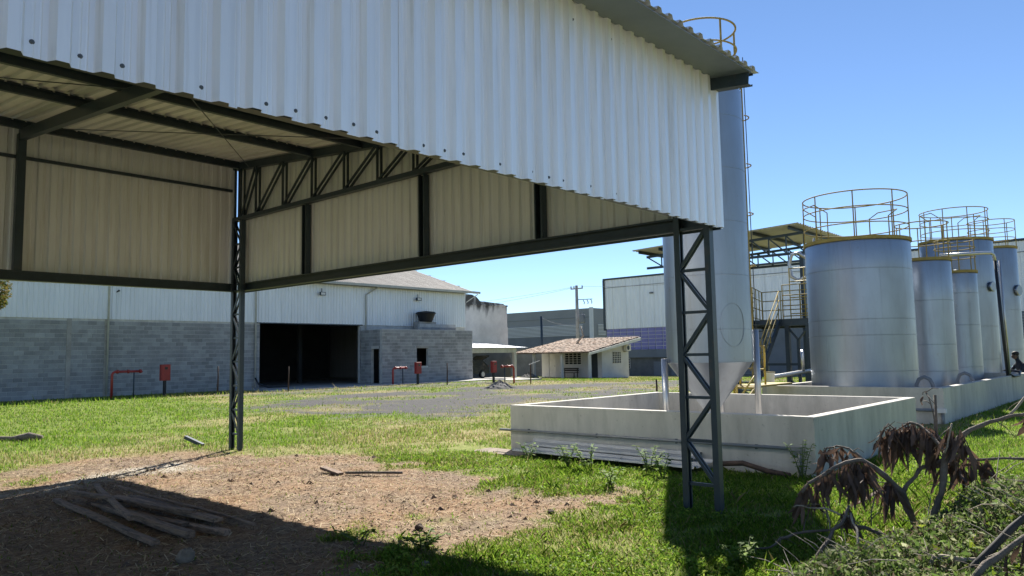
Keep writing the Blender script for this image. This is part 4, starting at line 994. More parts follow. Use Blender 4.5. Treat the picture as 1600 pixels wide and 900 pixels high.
# ------------------------------------------------------------------ left tree
def leaf_cloud(n, fn, size, cols, seed):
    rg = np.random.default_rng(seed); P = fn(rg, n)
    a = rg.normal(size=(n,3)); a /= np.linalg.norm(a,axis=1,keepdims=True)
    b = rg.normal(size=(n,3)); b -= a*(a*b).sum(1,keepdims=True); b /= np.linalg.norm(b,axis=1,keepdims=True)
    s = rg.uniform(size[0],size[1],(n,1)); w = s*rg.uniform(0.3,0.45,(n,1))
    c = np.cross(a,b); bend = c*s*rg.uniform(-0.25,0.25,(n,1))
    V = np.stack([P-a*s*0.5, P-b*w*0.5+bend*0.4, P+a*s*0.5, P+b*w*0.5+bend*0.4],1)
    cc = np.array(cols)[rg.integers(0,len(cols),n)]*rg.uniform(0.75,1.25,(n,1))
    return V, cc
def quad_cloud(name, V, C_, mtl, parent=None):
    n, k_ = V.shape[:2]
    me = bpy.data.meshes.new(name); me.vertices.add(n*k_); me.vertices.foreach_set('co', V.reshape(-1).astype(np.float32))
    me.loops.add(n*k_); me.loops.foreach_set('vertex_index', np.arange(n*k_,dtype=np.int32)); me.polygons.add(n)
    me.polygons.foreach_set('loop_start', np.arange(0,n*k_,k_,dtype=np.int32)); me.update(calc_edges=True)
    at = me.color_attributes.new('Col','FLOAT_COLOR','POINT')
    cc = np.concatenate([np.repeat(C_,k_,0),np.ones((n*k_,1))],1); at.data.foreach_set('color', cc.reshape(-1).astype(np.float32))
    me.materials.append(mtl); return link(name, me, parent)
tr = thing('leafy_tree', (5.9,30.2,0), 'leafy tree whose yellow green branch tips enter at the left picture edge', 'tree')
MB().tube([(5.9,30.2,-0.1),(5.85,30.1,1.5),(6.0,30.2,3.0),(5.9,30.3,4.6)],[0.2,0.16,0.12,0.06],10).build('trunk', M['bark'], tr, True)
lm = MB()
for a in ((7.3,30.0,4.2),(7.1,29.7,3.7),(6.6,31.2,4.8),(5.0,29.6,4.6),(4.8,30.9,4.2),(6.2,29.2,5.2)):
    lm.tube([(5.95,30.2,2.8),((5.95+a[0])/2,(30.2+a[1])/2,(2.8+a[2])/2+0.25),a],[0.07,0.05,0.015],6)
lm.build('limbs', M['bark'], tr, True)
def tree_pts(rg, n):
    c = np.array([(7.4,30.0,4.15,.55),(7.3,29.7,3.75,.42),(6.7,30.3,4.7,.8),(5.9,30.3,5.2,.9),(5.0,29.8,4.7,.8),(5.2,30.9,4.3,.7),(6.5,31.0,4.6,.7),(6.4,29.3,4.9,.7)])
    k_ = rg.integers(0,len(c),n); d = rg.normal(size=(n,3)); d /= np.linalg.norm(d,axis=1,keepdims=True)
    return c[k_,:3]+d*(c[k_,3]*rg.uniform(0.25,1,n)**0.5)[:,None]
V, cc = leaf_cloud(9000, tree_pts, (0.08,0.15), [(0.12,0.13,0.03),(0.17,0.14,0.035),(0.06,0.085,0.02),(0.2,0.15,0.05)], 3)
o = quad_cloud('crown', V, cc, M['leaf'], tr)

# ------------------------------------------------------------------ person bending behind the tanks
def person():
    t = thing('person', (30.75,4.27,0.04), 'person in dark clothes squatting behind the far basin wall, right edge', 'person')
    pts = []; rad = []; edges = []
    def add(p, r, par=None):
        pts.append(tuple(p)); rad.append(r)
        if par is not None: edges.append((par,len(pts)-1))
        return len(pts)-1
    left = -cr; dep = cf                                      # squatting, facing the left of the picture
    base = Vector((30.75,4.27,0.04))
    def at(l, d, z): return base+left*l+dep*d+Vector((0,0,z))
    pel = add(at(-0.12,0,0.42),(0.15,0.13))
    w1 = add(at(-0.10,0,0.62),(0.14,0.12),pel)
    w2 = add(at(-0.02,0,0.90),(0.17,0.125),w1)
    nk = add(at(0.05,0,1.08),(0.06,0.06),w2)
    he = add(at(0.09,0,1.16),(0.07,0.075),nk)
    he2 = add(at(0.115,0,1.25),(0.095,0.10),he)
    he3 = add(at(0.12,0,1.33),(0.07,0.08),he2)
    for s in (-1,1):
        sh = add(at(0.0,0.2*s,0.94),(0.072,0.072),w2)
        el = add(at(0.16,0.25*s,0.72),(0.05,0.05),sh)
        wr = add(at(0.36,0.16*s,0.76),(0.036,0.036),el)
        hn = add(at(0.44,0.14*s,0.77),(0.036,0.022),wr)
        for q in range(4):
            f1 = add(at(0.50,0.14*s+0.02*(q-1.5),0.765),(0.011,0.011),hn)
            add(at(0.535+0.004*(q%2),0.14*s+0.02*(q-1.5),0.735),(0.009,0.009),f1)
        add(at(0.47,0.14*s-0.045*s,0.74),(0.012,0.012),hn)
        hp = add(at(-0.08,0.1*s,0.38),(0.1,0.1),pel)
        kn = add(at(0.30,0.16*s,0.48),(0.065,0.065),hp)
        an = add(at(0.06,0.14*s,0.09),(0.045,0.045),kn)
        add(at(0.24,0.15*s,0.04),(0.045,0.035),an)
    me = bpy.data.meshes.new('body'); me.from_pydata(pts, edges, [])
    o = link('body', me, t)
    sk = o.modifiers.new('skin','SKIN')
    for i, v in enumerate(me.skin_vertices[0].data): v.radius = rad[i]; v.use_root = (i == 0)
    ss = o.modifiers.new('sub','SUBSURF'); ss.levels = 2; ss.render_levels = 2
    me.materials.append(M['cloth']); sk.use_smooth_shade = True
    hc = at(0.12,0,1.29)
    hb = MB(); hb.lathe(hc.x,hc.y,[(0.005,hc.z-0.03),(0.098,hc.z-0.01),(0.112,hc.z+0.04),(0.095,hc.z+0.09),(0.05,hc.z+0.118),(0.004,hc.z+0.125)],18); hb.build('hair', M['hair'], t, True)
    fc = hc+left*0.03-Vector((0,0,0.05)); f = MB()
    f.lathe(fc.x,fc.y,[(0.02,fc.z-0.10),(0.06,fc.z-0.075),(0.088,fc.z-0.02),(0.09,fc.z+0.03),(0.05,fc.z+0.07)],18)
    nose = fc+left*0.10; f.tube([nose+Vector((0,0,0.015)),nose+left*0.018-Vector((0,0,0.02)),nose-Vector((0,0,0.03))],[0.008,0.014,0.008],6)
    for s in (-1,1):
        e = fc+dep*(0.092*s)-left*0.02; f.tube([e+Vector((0,0,0.02)),e-Vector((0,0,0.03))],[0.012,0.01],6)
    f.build('face', M['skin'], t, True)
    for s in (-1,1):
        e = fc+left*0.083+dep*(0.033*s)+Vector((0,0,0.015)); MB().tube([e-left*0.005,e+left*0.006],0.01,8).build('eye', M['hair'], t)
    mo = fc+left*0.078-Vector((0,0,0.055)); MB().beam(mo-dep*0.025,mo+dep*0.025,0.01,0.008).build('mouth', M['hair'], t)
person()
# ------------------------------------------------------------------ pile of old planks, stone, scrap
def gz(x, y): return float(ground_z(x,y)+bump_z(np.array([x]),np.array([y]))[0]-0.02)
PL = [((3.19,10.05),(2.97,6.85),0.00,0.02,.075,.04,'lowest brown plank of the pile, its near end to the left'),
      ((3.32,9.94),(3.633,7.53),0.09,0.10,.085,.035,'broad brown plank lying across the middle of the pile'),
      ((3.88,10.75),(3.0,7.45),0.03,0.17,.06,.04,'plank lying crosswise on top of the pile'),
      ((3.33,8.95),(3.286,6.86),0.02,0.02,.085,.06,'thick brown beam at the near right of the pile'),
      ((3.80,9.85),(3.915,6.83),0.10,0.03,.035,.025,'long thin pale lath on the right of the pile'),
      ((3.586,9.4),(3.712,7.19),0.05,0.05,.11,.035,'flat plank under the thin lath of the pile'),
      ((3.368,8.3),(3.593,6.78),0.00,0.00,.08,.05,'short dark beam at the right foot of the pile'),
      ((3.36,9.35),(3.45,7.31),0.02,0.03,.08,.035,'plank buried in the middle of the pile'),
      ((3.86,9.6),(3.80,7.5),0.00,0.01,.10,.035,'plank lying on the soil behind the thin lath')]
for (a,b,za,zb,w,h,l) in PL:
    A = Vector((a[0],a[1],gz(*a)+za+h/2)); B = Vector((b[0],b[1],gz(*b)+zb+h/2)); n = 7; mb = MB(); d = (B-A).normalized(); sd = d.cross(Vector((0,0,1))).normalized(); u = sd.cross(d)
    ch = 0.006; sec = [(-w/2+ch,-h/2),(w/2-ch,-h/2),(w/2,-h/2+ch),(w/2,h/2-ch),(w/2-ch,h/2),(-w/2+ch,h/2),(-w/2,h/2-ch),(-w/2,-h/2+ch)]
    bow = random.uniform(-0.02,0.02); v = []
    for i in range(n):
        t = i/(n-1); c = A.lerp(B,t)+sd*(bow*4*t*(1-t))+Vector((0,0,0.006*math.sin(9*t+w*50)))
        v += [c+sd*p+u*q+d*(random.uniform(-.015,.015) if i in (0,n-1) else 0) for p,q in sec]
    f = [(i*8+k_,i*8+(k_+1)%8,i*8+8+(k_+1)%8,i*8+8+k_) for i in range(n-1) for k_ in range(8)]+[tuple(range(7,-1,-1)),tuple((n-1)*8+k_ for k_ in range(8))]
    mb.add(v,f); tag(mb.build('plank', M['wood']),l,'plank','planks heaped in the canopy shade')
def rock(name, x, y, s, label, mtl, cat='stone', seed=1, flat=0.7, zoff=0.0):
    rg = random.Random(seed); n, rn = 10, 6; v = []
    for i in range(rn+1):
        ph = math.pi*i/rn
        for k_ in range(n):
            a = 2*math.pi*k_/n; r_ = s*(1+rg.uniform(-.16,.16)); v.append((x+r_*math.sin(ph)*math.cos(a),y+r_*math.sin(ph)*math.sin(a)*0.8,gz(x,y)+s*flat*0.55+r_*flat*math.cos(ph)+zoff))
    f = [(i*n+k_,(i+1)*n+k_,(i+1)*n+(k_+1)%n,i*n+(k_+1)%n) for i in range(rn) for k_ in range(n)]
    return tag(MB().add(v,f).build(name,mtl),label,cat)
rock('stone',2.93,6.2,0.075,'brown stone on the shaded soil in front of the planks',M['stone'],seed=3,flat=0.9)
rock('stone',4.84,5.52,0.045,'dark clod on the sunlit soil near the shadow edge',M['rust'],seed=5)
rock('stone',6.15,4.98,0.04,'reddish clod at the right tip of the bare soil',M['rust'],seed=8)
rock('stone',4.05,4.55,0.04,'orange brown stone inside the shadow near the bottom edge',M['stone'],seed=11)
def stick(pts, r, label, mtl, cat='stick'):
    P_ = [(x,y,gz(x,y)+z) for x,y,z in pts]; tag(MB().tube(P_,r,8).build('stick',mtl,None,True),label,cat)
tag(MB().beam((6.86,14.62,gz(6.9,14.6)+0.16),(7.02,14.22,gz(7,14.2)+0.02),0.07,0.06).build('steel_offcut', M['steel']),'short dark steel offcut leaning in grass left of the back column','offcut')
tag(MB().beam((6.44,9.42,gz(6.4,9.4)+0.07),(6.45,9.0,gz(6.4,9.0)+0.02),0.10,0.035).build('wood_offcut', M['wood']),'dark curved offcut on the bare soil in the middle','offcut')
stick([(6.5,8.95,0.03),(6.62,8.6,0.05),(6.9,8.2,0.04)],0.018,'dark stick at the edge of the bare soil and grass',M['bark'])
stick([(4.2,19.4,0.04),(4.7,18.95,0.06),(5.05,18.7,0.04),(5.3,18.45,0.09),(5.5,18.3,0.05)],[0.05,0.06,0.05,0.09,0.05],'dark log lying in the grass at the left picture edge',M['bark'],'log')
# corrugated sheets lying against the near basin wall
for i,(x0,x1_,y0,y1,z0,z1,lab) in enumerate(((9.15,9.72,5.0,8.25,0.03,0.07,'lowest grey metal sheet lying along the basin wall'),(9.38,9.80,5.2,8.3,0.09,0.17,'upper grey metal sheet leaning on the basin wall'))):
    d = Vector((x1_-x0,0,z1-z0)); L_ = d.length; d.normalize(); nn = Vector((-d.z,0,d.x))
    mb = MB(); prof_ = profile(0,L_,0.27,0.05,0.03,0.035,0.1)
    sheet(mb,(x0,0,z0),d,nn,Vector((0.01*(i+1),1,0.004)).normalized(),prof_,y0,y1,0.002)
    tag(mb.build('metal_sheet',[M['sheet'],M['sheet']]),lab,'metal sheet','scrap sheets by the basin')
sl_ = MB().prism([(9.35,9.35,-0.012),(9.84,9.3,-0.008),(9.84,8.0,-0.008),(9.3,8.2,-0.012)],(0,0,-0.2)).build('concrete_path', M['stone']); sl_['kind'] = 'structure'
stick([(9.7,4.95,0.1),(9.62,4.5,0.16),(9.6,4.15,0.08),(9.55,3.85,0.04)],0.035,'dark hose end lying behind the near column foot',M['rust'],'hose')
for i,(x,y,s) in enumerate(((9.72,3.78,0.05),(9.75,4.0,0.06),(9.7,3.6,0.045))):
    rock('stone',x,y,s,['pale rubble stone at the basin corner, middle','pale rubble stone at the basin corner, far one','pale rubble stone at the basin corner, near one'][i],M['concrete'],seed=20+i)

# ------------------------------------------------------------------ weeds, dead branches
GREENS = [(0.12,0.22,0.03),(0.15,0.26,0.035),(0.09,0.17,0.025),(0.2,0.28,0.04)]
def weed(x, y, h, n, label, seed, spread=0.22, lsz=0.07):
    rg = np.random.default_rng(seed); z = gz(x,y)
    t = thing('weed', (x,y,z), label, 'weed', 'leafy weeds in the grass')
    stm = MB(); tips = []
    for i in range(n):
        a = rg.uniform(0,6.28); l = h*rg.uniform(0.6,1.0); e = spread*rg.uniform(0.3,1)
        p0 = Vector((x+rg.uniform(-.04,.04),y+rg.uniform(-.04,.04),z-0.03)); p2 = Vector((x+e*math.cos(a),y+e*math.sin(a),z+l)); p1 = p0.lerp(p2,0.5)+Vector((0,0,l*0.12))
        stm.tube([p0,p1,p2],[0.006,0.005,0.003],5)
        for q in np.linspace(0.3,1.0,7):
            b = p0.lerp(p1,q*2) if q < 0.5 else p1.lerp(p2,q*2-1); tips.append(b)
    stm.build('stem', mat_weed, t, True)
    Vs, Cs = [], []
    for b in tips:
        for s in range(2):
            a = rg.uniform(0,6.28); d = Vector((math.cos(a),math.sin(a),rg.uniform(-0.1,0.5))).normalized(); L_ = lsz*rg.uniform(0.6,1.2); w = d.cross(Vector((0,0,1))).normalized()*L_*0.28
            Vs.append([b,b+d*L_*0.5+w,b+d*L_-Vector((0,0,L_*0.2)),b+d*L_*0.5-w]); Cs.append(np.array(GREENS[rg.integers(0,4)])*rg.uniform(.8,1.2))
    quad_cloud('leaf_spray', np.array(Vs,dtype=float), np.array(Cs), M['leaf'], t)['kind'] = 'stuff'
mat_weed = mat('weed_stem_green', (0.10,0.13,0.04), 0.7)
for i,(x,y,h,n,l) in enumerate(((8.75,6.75,0.42,8,'leafy weed before the metal sheets, left one'),(8.7,6.35,0.36,6,'small weed just right of the left weed by the sheets'),(8.9,5.5,0.40,8,'leafy weed before the metal sheets, right one'),(8.75,5.2,0.30,7,'low weed at the right end of the metal sheets'),(9.0,7.75,0.28,6,'low weed at the left end of the metal sheets'),(7.78,5.35,0.26,6,'lone weed in the sunlit grass left of the near column'),(4.4,4.95,0.15,9,'low weed on the shadow edge near the bottom'),(4.15,5.5,0.17,4,'tall thin dry weed on the shadow edge'),(9.6,3.72,0.5,7,'tall grass weed at the near basin corner'),(5.45,2.6,0.2,7,'small bright weed at the bottom right of the shadow'))):
    weed(x,y,h,n,l,40+i)

# drooping dead leaf: folded, pointed, about 22 cm
def dead_leaf_mesh(seed):
    rg = random.Random(seed); n = 7; v = []; L_ = 0.2; cu = rg.uniform(-0.05,0.05); cv = rg.uniform(-0.06,0.06); tw0 = rg.uniform(-.8,.8); tw1 = rg.uniform(-2.0,2.0); fo = rg.uniform(0.2,0.9)
    wm = rg.uniform(0.012,0.026)
    for i in range(n+1):
        t = i/n; w = wm*math.sin(math.pi*min(1,t*0.93+0.05))**0.8*rg.uniform(0.75,1.2); tw = tw0+t*tw1
        c, s = math.cos(tw), math.sin(tw); cx_ = cu*t*t+0.008*math.sin(6*t+seed); cy_ = cv*t*t; d = w*fo; z = -L_*t*(1-0.12*t)
        v += [(cx_-w*c-d*s,cy_-w*s+d*c,z+rg.uniform(-.006,.006)),(cx_,cy_,z),(cx_+w*c-d*s,cy_+w*s+d*c,z+rg.uniform(-.006,.006))]
    f = []
    for i in range(n):
        b = i*3; f += [(b,b+1,b+4,b+3),(b+1,b+2,b+5,b+4)]
    return MB().add(v,f).mesh('dead_leaf', M['deadleaf'], True)
LEAVES = [dead_leaf_mesh(i) for i in range(14)]
def branch(name, label, lines, leaf_spec, mtl, cat='branch'):
    p0 = lines[0][0][0]; t = thing(name, (p0[0],p0[1],max(0,p0[2])), label, cat)
    rg = random.Random(sum(map(ord,label)))
    for pts, r0, r1, mt in lines:
        # subdivide with slight kinks
        P_ = []; 
        for a,b in zip(pts,pts[1:]):
            a = Vector(a); b = Vector(b); P_ += [a, a.lerp(b,0.5)+Vector([rg.uniform(-.014,.014) for _ in range(3)])]
        P_.append(Vector(pts[-1])); n = len(P_)
        MB().tube(P_,[0.74*(r0+(r1-r0)*i/(n-1))*rg.uniform(0.82,1.2) for i in range(n)],8).build('limb', mt or mtl, t, True)
    tws = MB()
    for pts, r0, r1, mt in lines:
        for a,b in zip(pts,pts[1:]):
            a = Vector(a); b = Vector(b)
            for _ in range(2):
                if rg.random() < 0.6:
                    q = a.lerp(b,rg.random()); d = Vector((rg.uniform(-1,1),rg.uniform(-1,1),rg.uniform(-0.9,0.7))).normalized(); l = rg.uniform(0.05,0.2)
                    tws.tube([q,q+d*l*0.5+Vector((0,0,rg.uniform(-.02,.02))),q+d*l+Vector((0,0,-0.03))],[0.0045,0.0035,0.002],5)
    if tws.v: tws.build('twigs', M['bark'], t, True)['kind'] = 'stuff'
    for (pts, n, spread, lmin, lmax) in leaf_spec:
        P_ = [Vector(p) for p in pts]; seg = len(P_)-1
        for i in range(n):
            q = rg.uniform(0,seg); k_ = min(int(q),seg-1); c = P_[k_].lerp(P_[k_+1],q-k_)
            c = c+Vector((rg.uniform(-spread,spread),rg.uniform(-spread,spread),rg.uniform(-spread*0.9,0.01)))
            s = rg.uniform(lmin*0.5,lmax)
            link('dead_leaf', LEAVES[rg.randrange(14)], t, c, (rg.gauss(0,.34),rg.gauss(0,.34),rg.uniform(0,6.28)), (rg.uniform(.8,1.35),rg.uniform(.8,1.3),s*1.25))
    return t
B1 = [(6.93,1.759,0.10),(6.86,1.831,0.42),(6.731,1.92,0.563),(6.592,2.04,0.693),(6.558,2.079,0.699),(6.425,2.226,0.641),(6.284,2.382,0.522),(6.246,2.424,0.446)]
B2 = [(6.592,2.04,0.693),(6.626,2.098,0.742),(6.656,2.166,0.776),(6.673,2.275,0.789),(6.676,2.357,0.767),(6.682,2.399,0.72)]
B3 = [(6.444,1.833,0.132),(6.395,1.999,0.202),(6.374,2.064,0.202),(6.288,2.164,0.199),(6.201,2.259,0.176),(6.08,2.438,0.149),(5.993,2.518,0.119),(5.917,2.567,0.057),(5.824,2.653,0.058)]
B4 = [(5.749,2.185,0.0),(5.87,2.145,0.125),(6.04,2.117,0.234),(6.165,2.059,0.326),(6.221,2.049,0.391)]
B5 = [(5.611,1.823,-0.02),(5.901,1.903,0.124),(6.045,1.945,0.257),(6.176,2.028,0.343)]
B6 = [(6.221,2.488,0.33),(6.244,2.429,0.344),(6.24,2.299,0.339),(6.231,2.177,0.33),(6.172,2.038,0.318)]
B7 = [(6.80,1.62,0.0),(6.816,1.593,0.301),(6.822,1.567,0.383),(6.833,1.519,0.541),(6.888,1.504,0.746),(6.897,1.46,0.829),(6.975,1.329,0.951),(7.048,1.206,1.011),(7.117,1.093,1.051),(7.132,0.988,1.069),(7.148,0.866,1.062)]
B7b = [(7.117,1.093,1.051),(7.232,0.993,1.192),(7.349,0.871,1.341)]
B8 = [(6.86,1.831,0.42),(6.935,1.741,0.553),(6.998,1.694,0.627),(7.08,1.562,0.69),(7.152,1.464,0.7),(7.237,1.284,0.689),(7.327,1.038,0.702),(7.349,0.869,0.738)]
B9 = [(6.888,1.504,0.746),(7.014,1.625,0.885),(7.093,1.726,0.953),(7.124,1.807,0.973),(7.144,1.928,0.89)]
B9b = [(7.066,1.833,0.789),(7.05,1.893,0.894),(7.033,1.955,0.963),(7.018,2.008,0.864)]
ST1 = [(7.12,1.61,0.666),(7.119,1.615,0.892),(7.119,1.617,1.009),(7.114,1.637,1.141),(7.108,1.664,1.242),(7.102,1.689,1.21)]
ST2 = [(7.169,1.621,0.66),(7.17,1.616,0.978),(7.171,1.612,1.208)]
B10 = [(6.789,1.486,0.773),(6.795,1.459,0.864),(6.802,1.425,1.005)]
T1 = [(5.42,1.15,0.02),(5.495,1.079,0.247),(5.615,0.978,0.371),(5.739,0.837,0.536),(5.857,0.709,0.662)]
T2 = [(5.0,1.1,0.02),(5.103,0.998,0.294),(5.223,0.901,0.389),(5.342,0.786,0.492),(5.463,0.641,0.581)]
T3 = [(5.50,1.40,0.06),(5.547,1.313,0.262),(5.57,1.209,0.261),(5.595,1.089,0.26)]
branch('dead_branch','arching dead branch with hanging brown leaves, left of the two',[(B1,0.036,0.012,None),(B2,0.016,0.008,None)],
       [(B1[4:],62,0.035,0.9,1.6),(B2[2:],26,0.03,0.5,1.3),([B1[3],B1[4],(6.54,2.10,0.66)],42,0.07,1.0,1.8),([(6.741,1.92,0.52),(6.78,1.88,0.50)],26,0.055,0.9,1.6)],M['bark'])
branch('dead_branch','tall curved dead branch with brown leaves reaching past the right picture edge',[(B7,0.040,0.018,None),(B7b,0.016,0.007,M['barkpale']),(B8,0.026,0.012,None),(B9,0.020,0.010,None),(B9b,0.014,0.008,None),(B10,0.010,0.008,M['barkpale']),(ST1,0.010,0.005,None)],
       [(B9[1:],86,0.05,0.8,1.7),(B9b[1:],34,0.035,0.9,1.8),([(6.86,1.44,1.0),(6.87,1.40,0.93),(6.86,1.38,0.86)],34,0.06,0.8,1.5),(B8[3:6],52,0.055,0.7,1.4),([(7.10,1.69,1.20),(7.10,1.69,1.19)],1,0.004,0.5,0.6),([(7.14,0.92,1.03),(7.13,1.0,1.04)],6,0.04,0.6,1.0)],M['bark'])
branch('dead_branch','low fork of bare dead branches lying near the grass shadow',[(B3,0.026,0.008,None),(B4,0.024,0.012,None),(B5,0.014,0.011,M['barkpale']),(B6,0.007,0.011,M['barkpale']),([(6.30,2.26,0.34),(6.20,2.20,0.24),(6.15,2.18,0.20)],0.007,0.005,M['barkpale']),([(6.4,1.95,0.22),(6.45,1.93,0.42),(6.5,1.95,0.50)],0.008,0.006,None)],[(B4[3:],10,0.04,0.5,0.9)],M['bark'])
branch('dead_branch','thick dark fallen limb at the bottom right corner',[(T1,0.034,0.024,M['wooddark']),(T3,0.024,0.022,M['barkpale'])],[([T3[1],T3[3]],6,0.05,0.5,0.9)],M['bark'])
branch('dead_branch','second thick fallen limb, nearest the bottom right corner',[(T2,0.03,0.02,None)],[(T2[2:],4,0.04,0.5,0.9)],M['bark'])
tag(MB().tube(ST2,[0.012,0.011,0.012],7).build('stake', M['bark'], None, True),'thin dark upright stick amid the dead branches','stake','stakes in the yard')

# undergrowth: countless small leaves and stems in the right foreground
BR = [(4.9,2.35),(5.6,2.3),(6.2,2.02),(6.8,1.82),(7.5,1.65),(8.6,1.3),(9.0,0.3),(8.0,-0.4),(5.0,0.0),(4.5,0.7),(4.6,1.9)]
def ug_height(x, y):
    sd = poly_sd(x,y,BR); return np.clip(sd/0.45,0,1)*(0.16+0.30*np.clip((x-5.2)/1.6,0,1)+0.22*np.clip((1.4-y)/1.2,0,1)+0.26*(fbm(x,y,2.6,21)-0.3))
def brush_pts(rg, n):
    out = []
    while sum(map(len,out)) < n:
        x = rg.uniform(4.6,9.1,n); y = rg.uniform(-0.5,2.4,n); h = ug_height(x,y); keep = h > 0.02
        keep &= rg.uniform(0,1,n) < 0.35+0.9*fbm(x,y,2.6,31)
        z = h*rg.uniform(0.05,1,n)**0.7; out.append(np.stack([x,y,z-0.02],1)[keep])
    return np.concatenate(out)[:n]
V1, C1 = leaf_cloud(76000, brush_pts, (0.022,0.065), [(0.22,0.25,0.12),(0.17,0.21,0.07),(0.12,0.18,0.04),(0.28,0.29,0.17),(0.13,0.105,0.07),(0.08,0.13,0.03),(0.10,0.16,0.04),(0.14,0.22,0.05)], 51)
V2, C2 = leaf_cloud(1100, brush_pts, (0.06,0.11), [(0.24,0.30,0.03),(0.18,0.26,0.03),(0.33,0.34,0.20)], 52)
o = quad_cloud('undergrowth', np.concatenate([V1,V2]), np.concatenate([C1,C2]), M['leaf']); o['kind'] = 'stuff'; tag(o,'tangled grey green undergrowth around the dead branches','undergrowth')
tw = MB(); rg_ = np.random.default_rng(5); P_ = brush_pts(rg_, 420)
for q in P_:
    a = rg_.uniform(0,6.28); l = rg_.uniform(0.12,0.4); d = Vector((math.cos(a),math.sin(a),rg_.uniform(-0.1,0.9))).normalized(); p = Vector(q)
    tw.tube([p,p+d*l*0.5+Vector((0,0,0.02)),p+d*l],[0.004,0.0035,0.002],4,cap=False)
o = tw.build('twigs', M['barkpale'], None, True); o['kind'] = 'stuff'; tag(o,'thin pale twigs scattered through the undergrowth','twigs')

# ------------------------------------------------------------------ grass blades and soil litter
BUILT = [(9.80,14.75,3.57,8.9),(18.2,36.1,3.9,7.9),(20.5,38.3,34.6,60),(5.9,38.7,38.6,60),(9.2,9.9,7.9,9.95),(9.3,9.85,5.0,8.3)]
def grass(name, n, d0, d1, seed, hmin, hmax, wk, bent, label):
    rg = np.random.default_rng(seed)
    u = rg.uniform(0,1,n); d = d0*(d1/d0)**u; a = rg.uniform(R(3),R(80),n)
    x = d*np.cos(a); y = d*np.sin(a)
    dm_, gm_, pm_2, ym_ = masks(x,y)
    patch = np.clip((fbm(x,y,1.7,41)-0.22)*3.2,0.16,1); fine = fbm(x,y,6,43)
    dens = (1-dm_)**1.3*(1-0.975*gm_)*(1-0.9*pm_2)*patch*(0.45+0.8*fine)*(1-0.35*ym_)
    dens = np.maximum(dens, 0.025*dm_)
    keep = rg.uniform(0,1,n) < dens
    for (xa,xb,ya,yb) in BUILT: keep &= ~((x > xa)&(x < xb)&(y > ya)&(y < yb))
    x, y, d, ym_, dm_ = x[keep], y[keep], d[keep], ym_[keep], dm_[keep]; m_ = len(x)
    z = -0.025*np.clip(x-36,0,49)+(bump_z(x,y)-0.02)*np.clip(1-(d-18)/20,0,1)-0.008
    h = rg.uniform(hmin,hmax,m_)*(0.55+0.9*fbm(x,y,0.9,47))*(1-0.4*dm_)
    h = h*(1+1.8*np.exp(-((y-35.0)/0.8)**2)*(x < 27))
    tall = (rg.uniform(0,1,m_) < 0.02); h = np.where(tall,h*2.2,h)
    w = wk*d*rg.uniform(0.7,1.3,m_)+0.0022
    az_ = rg.uniform(0,6.283,m_); ln = rg.uniform(0.2,1.0,m_)*h
    wx, wy = -np.sin(az_)*w, np.cos(az_)*w; lx, ly = np.cos(az_)*ln, np.sin(az_)*ln
    p = np.stack([x,y,z],1); W = np.stack([wx,wy,np.zeros(m_)],1)
    mid = p+np.stack([lx*0.35,ly*0.35,h*0.62],1); tip = p+np.stack([lx,ly,h],1)
    gcol = np.array([(0.135,0.24,0.022),(0.18,0.30,0.03),(0.235,0.325,0.042),(0.095,0.175,0.02)])
    dcol = np.array([(0.30,0.25,0.11),(0.24,0.22,0.08),(0.36,0.31,0.17),(0.20,0.21,0.06)])
    isd = rg.uniform(0,1,m_) < np.clip(0.10+0.62*ym_+0.5*dm_,0,0.9)
    C_ = np.where(isd[:,None],dcol[rg.integers(0,4,m_)],gcol[rg.integers(0,4,m_)])*rg.uniform(0.75,1.25,(m_,1))
    if bent:
        V_ = np.stack([p-W,p+W,mid+W*0.75,tip,mid-W*0.75],1)
    else: V_ = np.stack([p-W,p+W,tip],1)
    o = quad_cloud(name, V_, C_, M['grass']); o['kind'] = 'stuff'; tag(o,label,'grass'); return m_
grass('grass', 560000, 3.6, 13.0, 61, 0.02, 0.062, 0.00033, True, 'short green grass around the canopy and basin')
grass('grass', 620000, 12.0, 75.0, 62, 0.025, 0.08, 0.00042, False, 'sunlit yellow green lawn across the yard')
def litter(n, seed):
    rg = np.random.default_rng(seed); x = rg.uniform(-1.5,8.2,n); y = rg.uniform(1.0,14.2,n); dm_ = masks(x,y)[0]
    keep = rg.uniform(0,1,n) < dm_*(0.25+0.9*fbm(x,y,1.3,71)); x, y = x[keep], y[keep]; m_ = len(x)
    a = rg.uniform(0,6.283,m_); l = rg.uniform(0.015,0.06,m_); w = rg.uniform(0.0015,0.004,m_)
    z = bump_z(x,y)-0.02+rg.uniform(0.002,0.016,m_); tl_ = rg.uniform(-0.3,0.5,m_)*l
    D = np.stack([np.cos(a)*l,np.sin(a)*l,tl_],1); W = np.stack([-np.sin(a)*w,np.cos(a)*w,w*rg.uniform(-.5,.5,m_)],1); p = np.stack([x,y,z],1)
    cols = np.array([(0.40,0.29,0.16),(0.31,0.21,0.12),(0.50,0.40,0.26),(0.19,0.115,0.065),(0.13,0.08,0.048)])
    C_ = cols[rg.integers(0,5,m_)]*rg.uniform(.8,1.2,(m_,1))
    o = quad_cloud('straw_litter', np.stack([p-D-W,p+D-W,p+D+W,p-D+W],1), C_, M['litter']); o['kind'] = 'stuff'; tag(o,'dry straw scattered over the bare soil','straw')
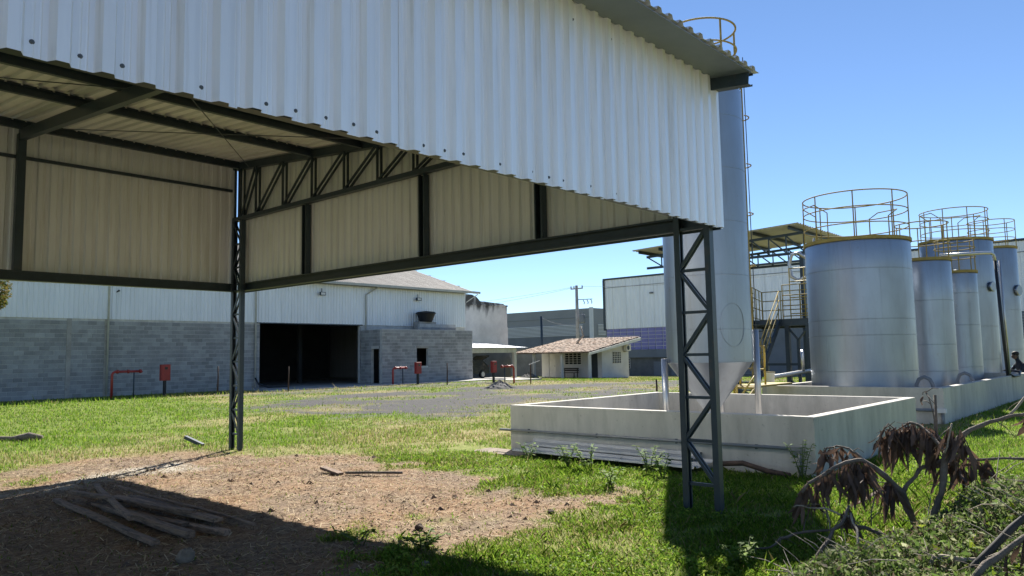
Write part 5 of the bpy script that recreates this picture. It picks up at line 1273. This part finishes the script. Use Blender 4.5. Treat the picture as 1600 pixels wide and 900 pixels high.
def cover(n, seed):
    rg = np.random.default_rng(seed)
    def pts(rg_, m_):
        out = []
        while sum(map(len,out)) < m_:
            d = 3.8*(13/3.8)**rg.uniform(0,1,m_); a = rg.uniform(R(4),R(78),m_); x = d*np.cos(a); y = d*np.sin(a); mk = masks(x,y)
            k_ = rg.uniform(0,1,m_) < (1-mk[0])**1.5*(1-mk[2])*np.clip((fbm(x,y,1.3,55)-0.44)*6,0.02,1)
            for (xa,xb,ya,yb) in BUILT: k_ &= ~((x > xa)&(x < xb)&(y > ya)&(y < yb))
            z = bump_z(x,y)-0.02+rg.uniform(0.01,0.055,m_); out.append(np.stack([x,y,z],1)[k_])
        return np.concatenate(out)[:m_]
    V_, C_ = leaf_cloud(n, pts, (0.018,0.045), [(0.16,0.27,0.03),(0.21,0.32,0.04),(0.11,0.20,0.025),(0.27,0.33,0.06)], seed)
    o = quad_cloud('ground_cover', V_, C_, M['grass']); o['kind'] = 'stuff'; tag(o,'low broad leaved clover patches in the near grass','ground cover')
cover(42000, 77)
litter(90000, 81)
def clods(n, seed):
    rg = np.random.default_rng(seed); x = rg.uniform(-1.5,8.0,n); y = rg.uniform(1.5,13.8,n); dm_ = masks(x,y)[0]
    keep = rg.uniform(0,1,n) < dm_*0.8*(vnoise(x,y,1.1,91) > 0.45); x, y = x[keep], y[keep]; m_ = len(x)
    base = np.array([(1,0,0),(-.5,.87,0),(-.5,-.87,0),(0,0,.9),(.3,.3,.6)])
    s = rg.uniform(0.006,0.022,m_)*(1+2.0*(rg.uniform(0,1,m_) < 0.02)); rot = rg.uniform(0,6.28,m_)
    Vv = []; 
    fa = [(0,1,3),(1,2,3),(2,0,3)]
    c, sn = np.cos(rot), np.sin(rot); z = bump_z(x,y)-0.022
    pts = [np.stack([x+s*(b[0]*c-b[1]*sn),y+s*(b[0]*sn+b[1]*c),z+s*b[2]*0.8],1) for b in base]
    V_ = np.concatenate([np.stack([pts[i] for i in f],1) for f in fa],0)
    cols = np.array([(0.20,0.13,0.085),(0.28,0.19,0.12),(0.13,0.085,0.06)]); C_ = np.tile(cols[rg.integers(0,3,m_)],(3,1))
    o = quad_cloud('soil_clods', V_, C_, M['litter']); o['kind'] = 'stuff'; tag(o,'crumbly brown clods on the bare soil','clods')
clods(16000, 83)
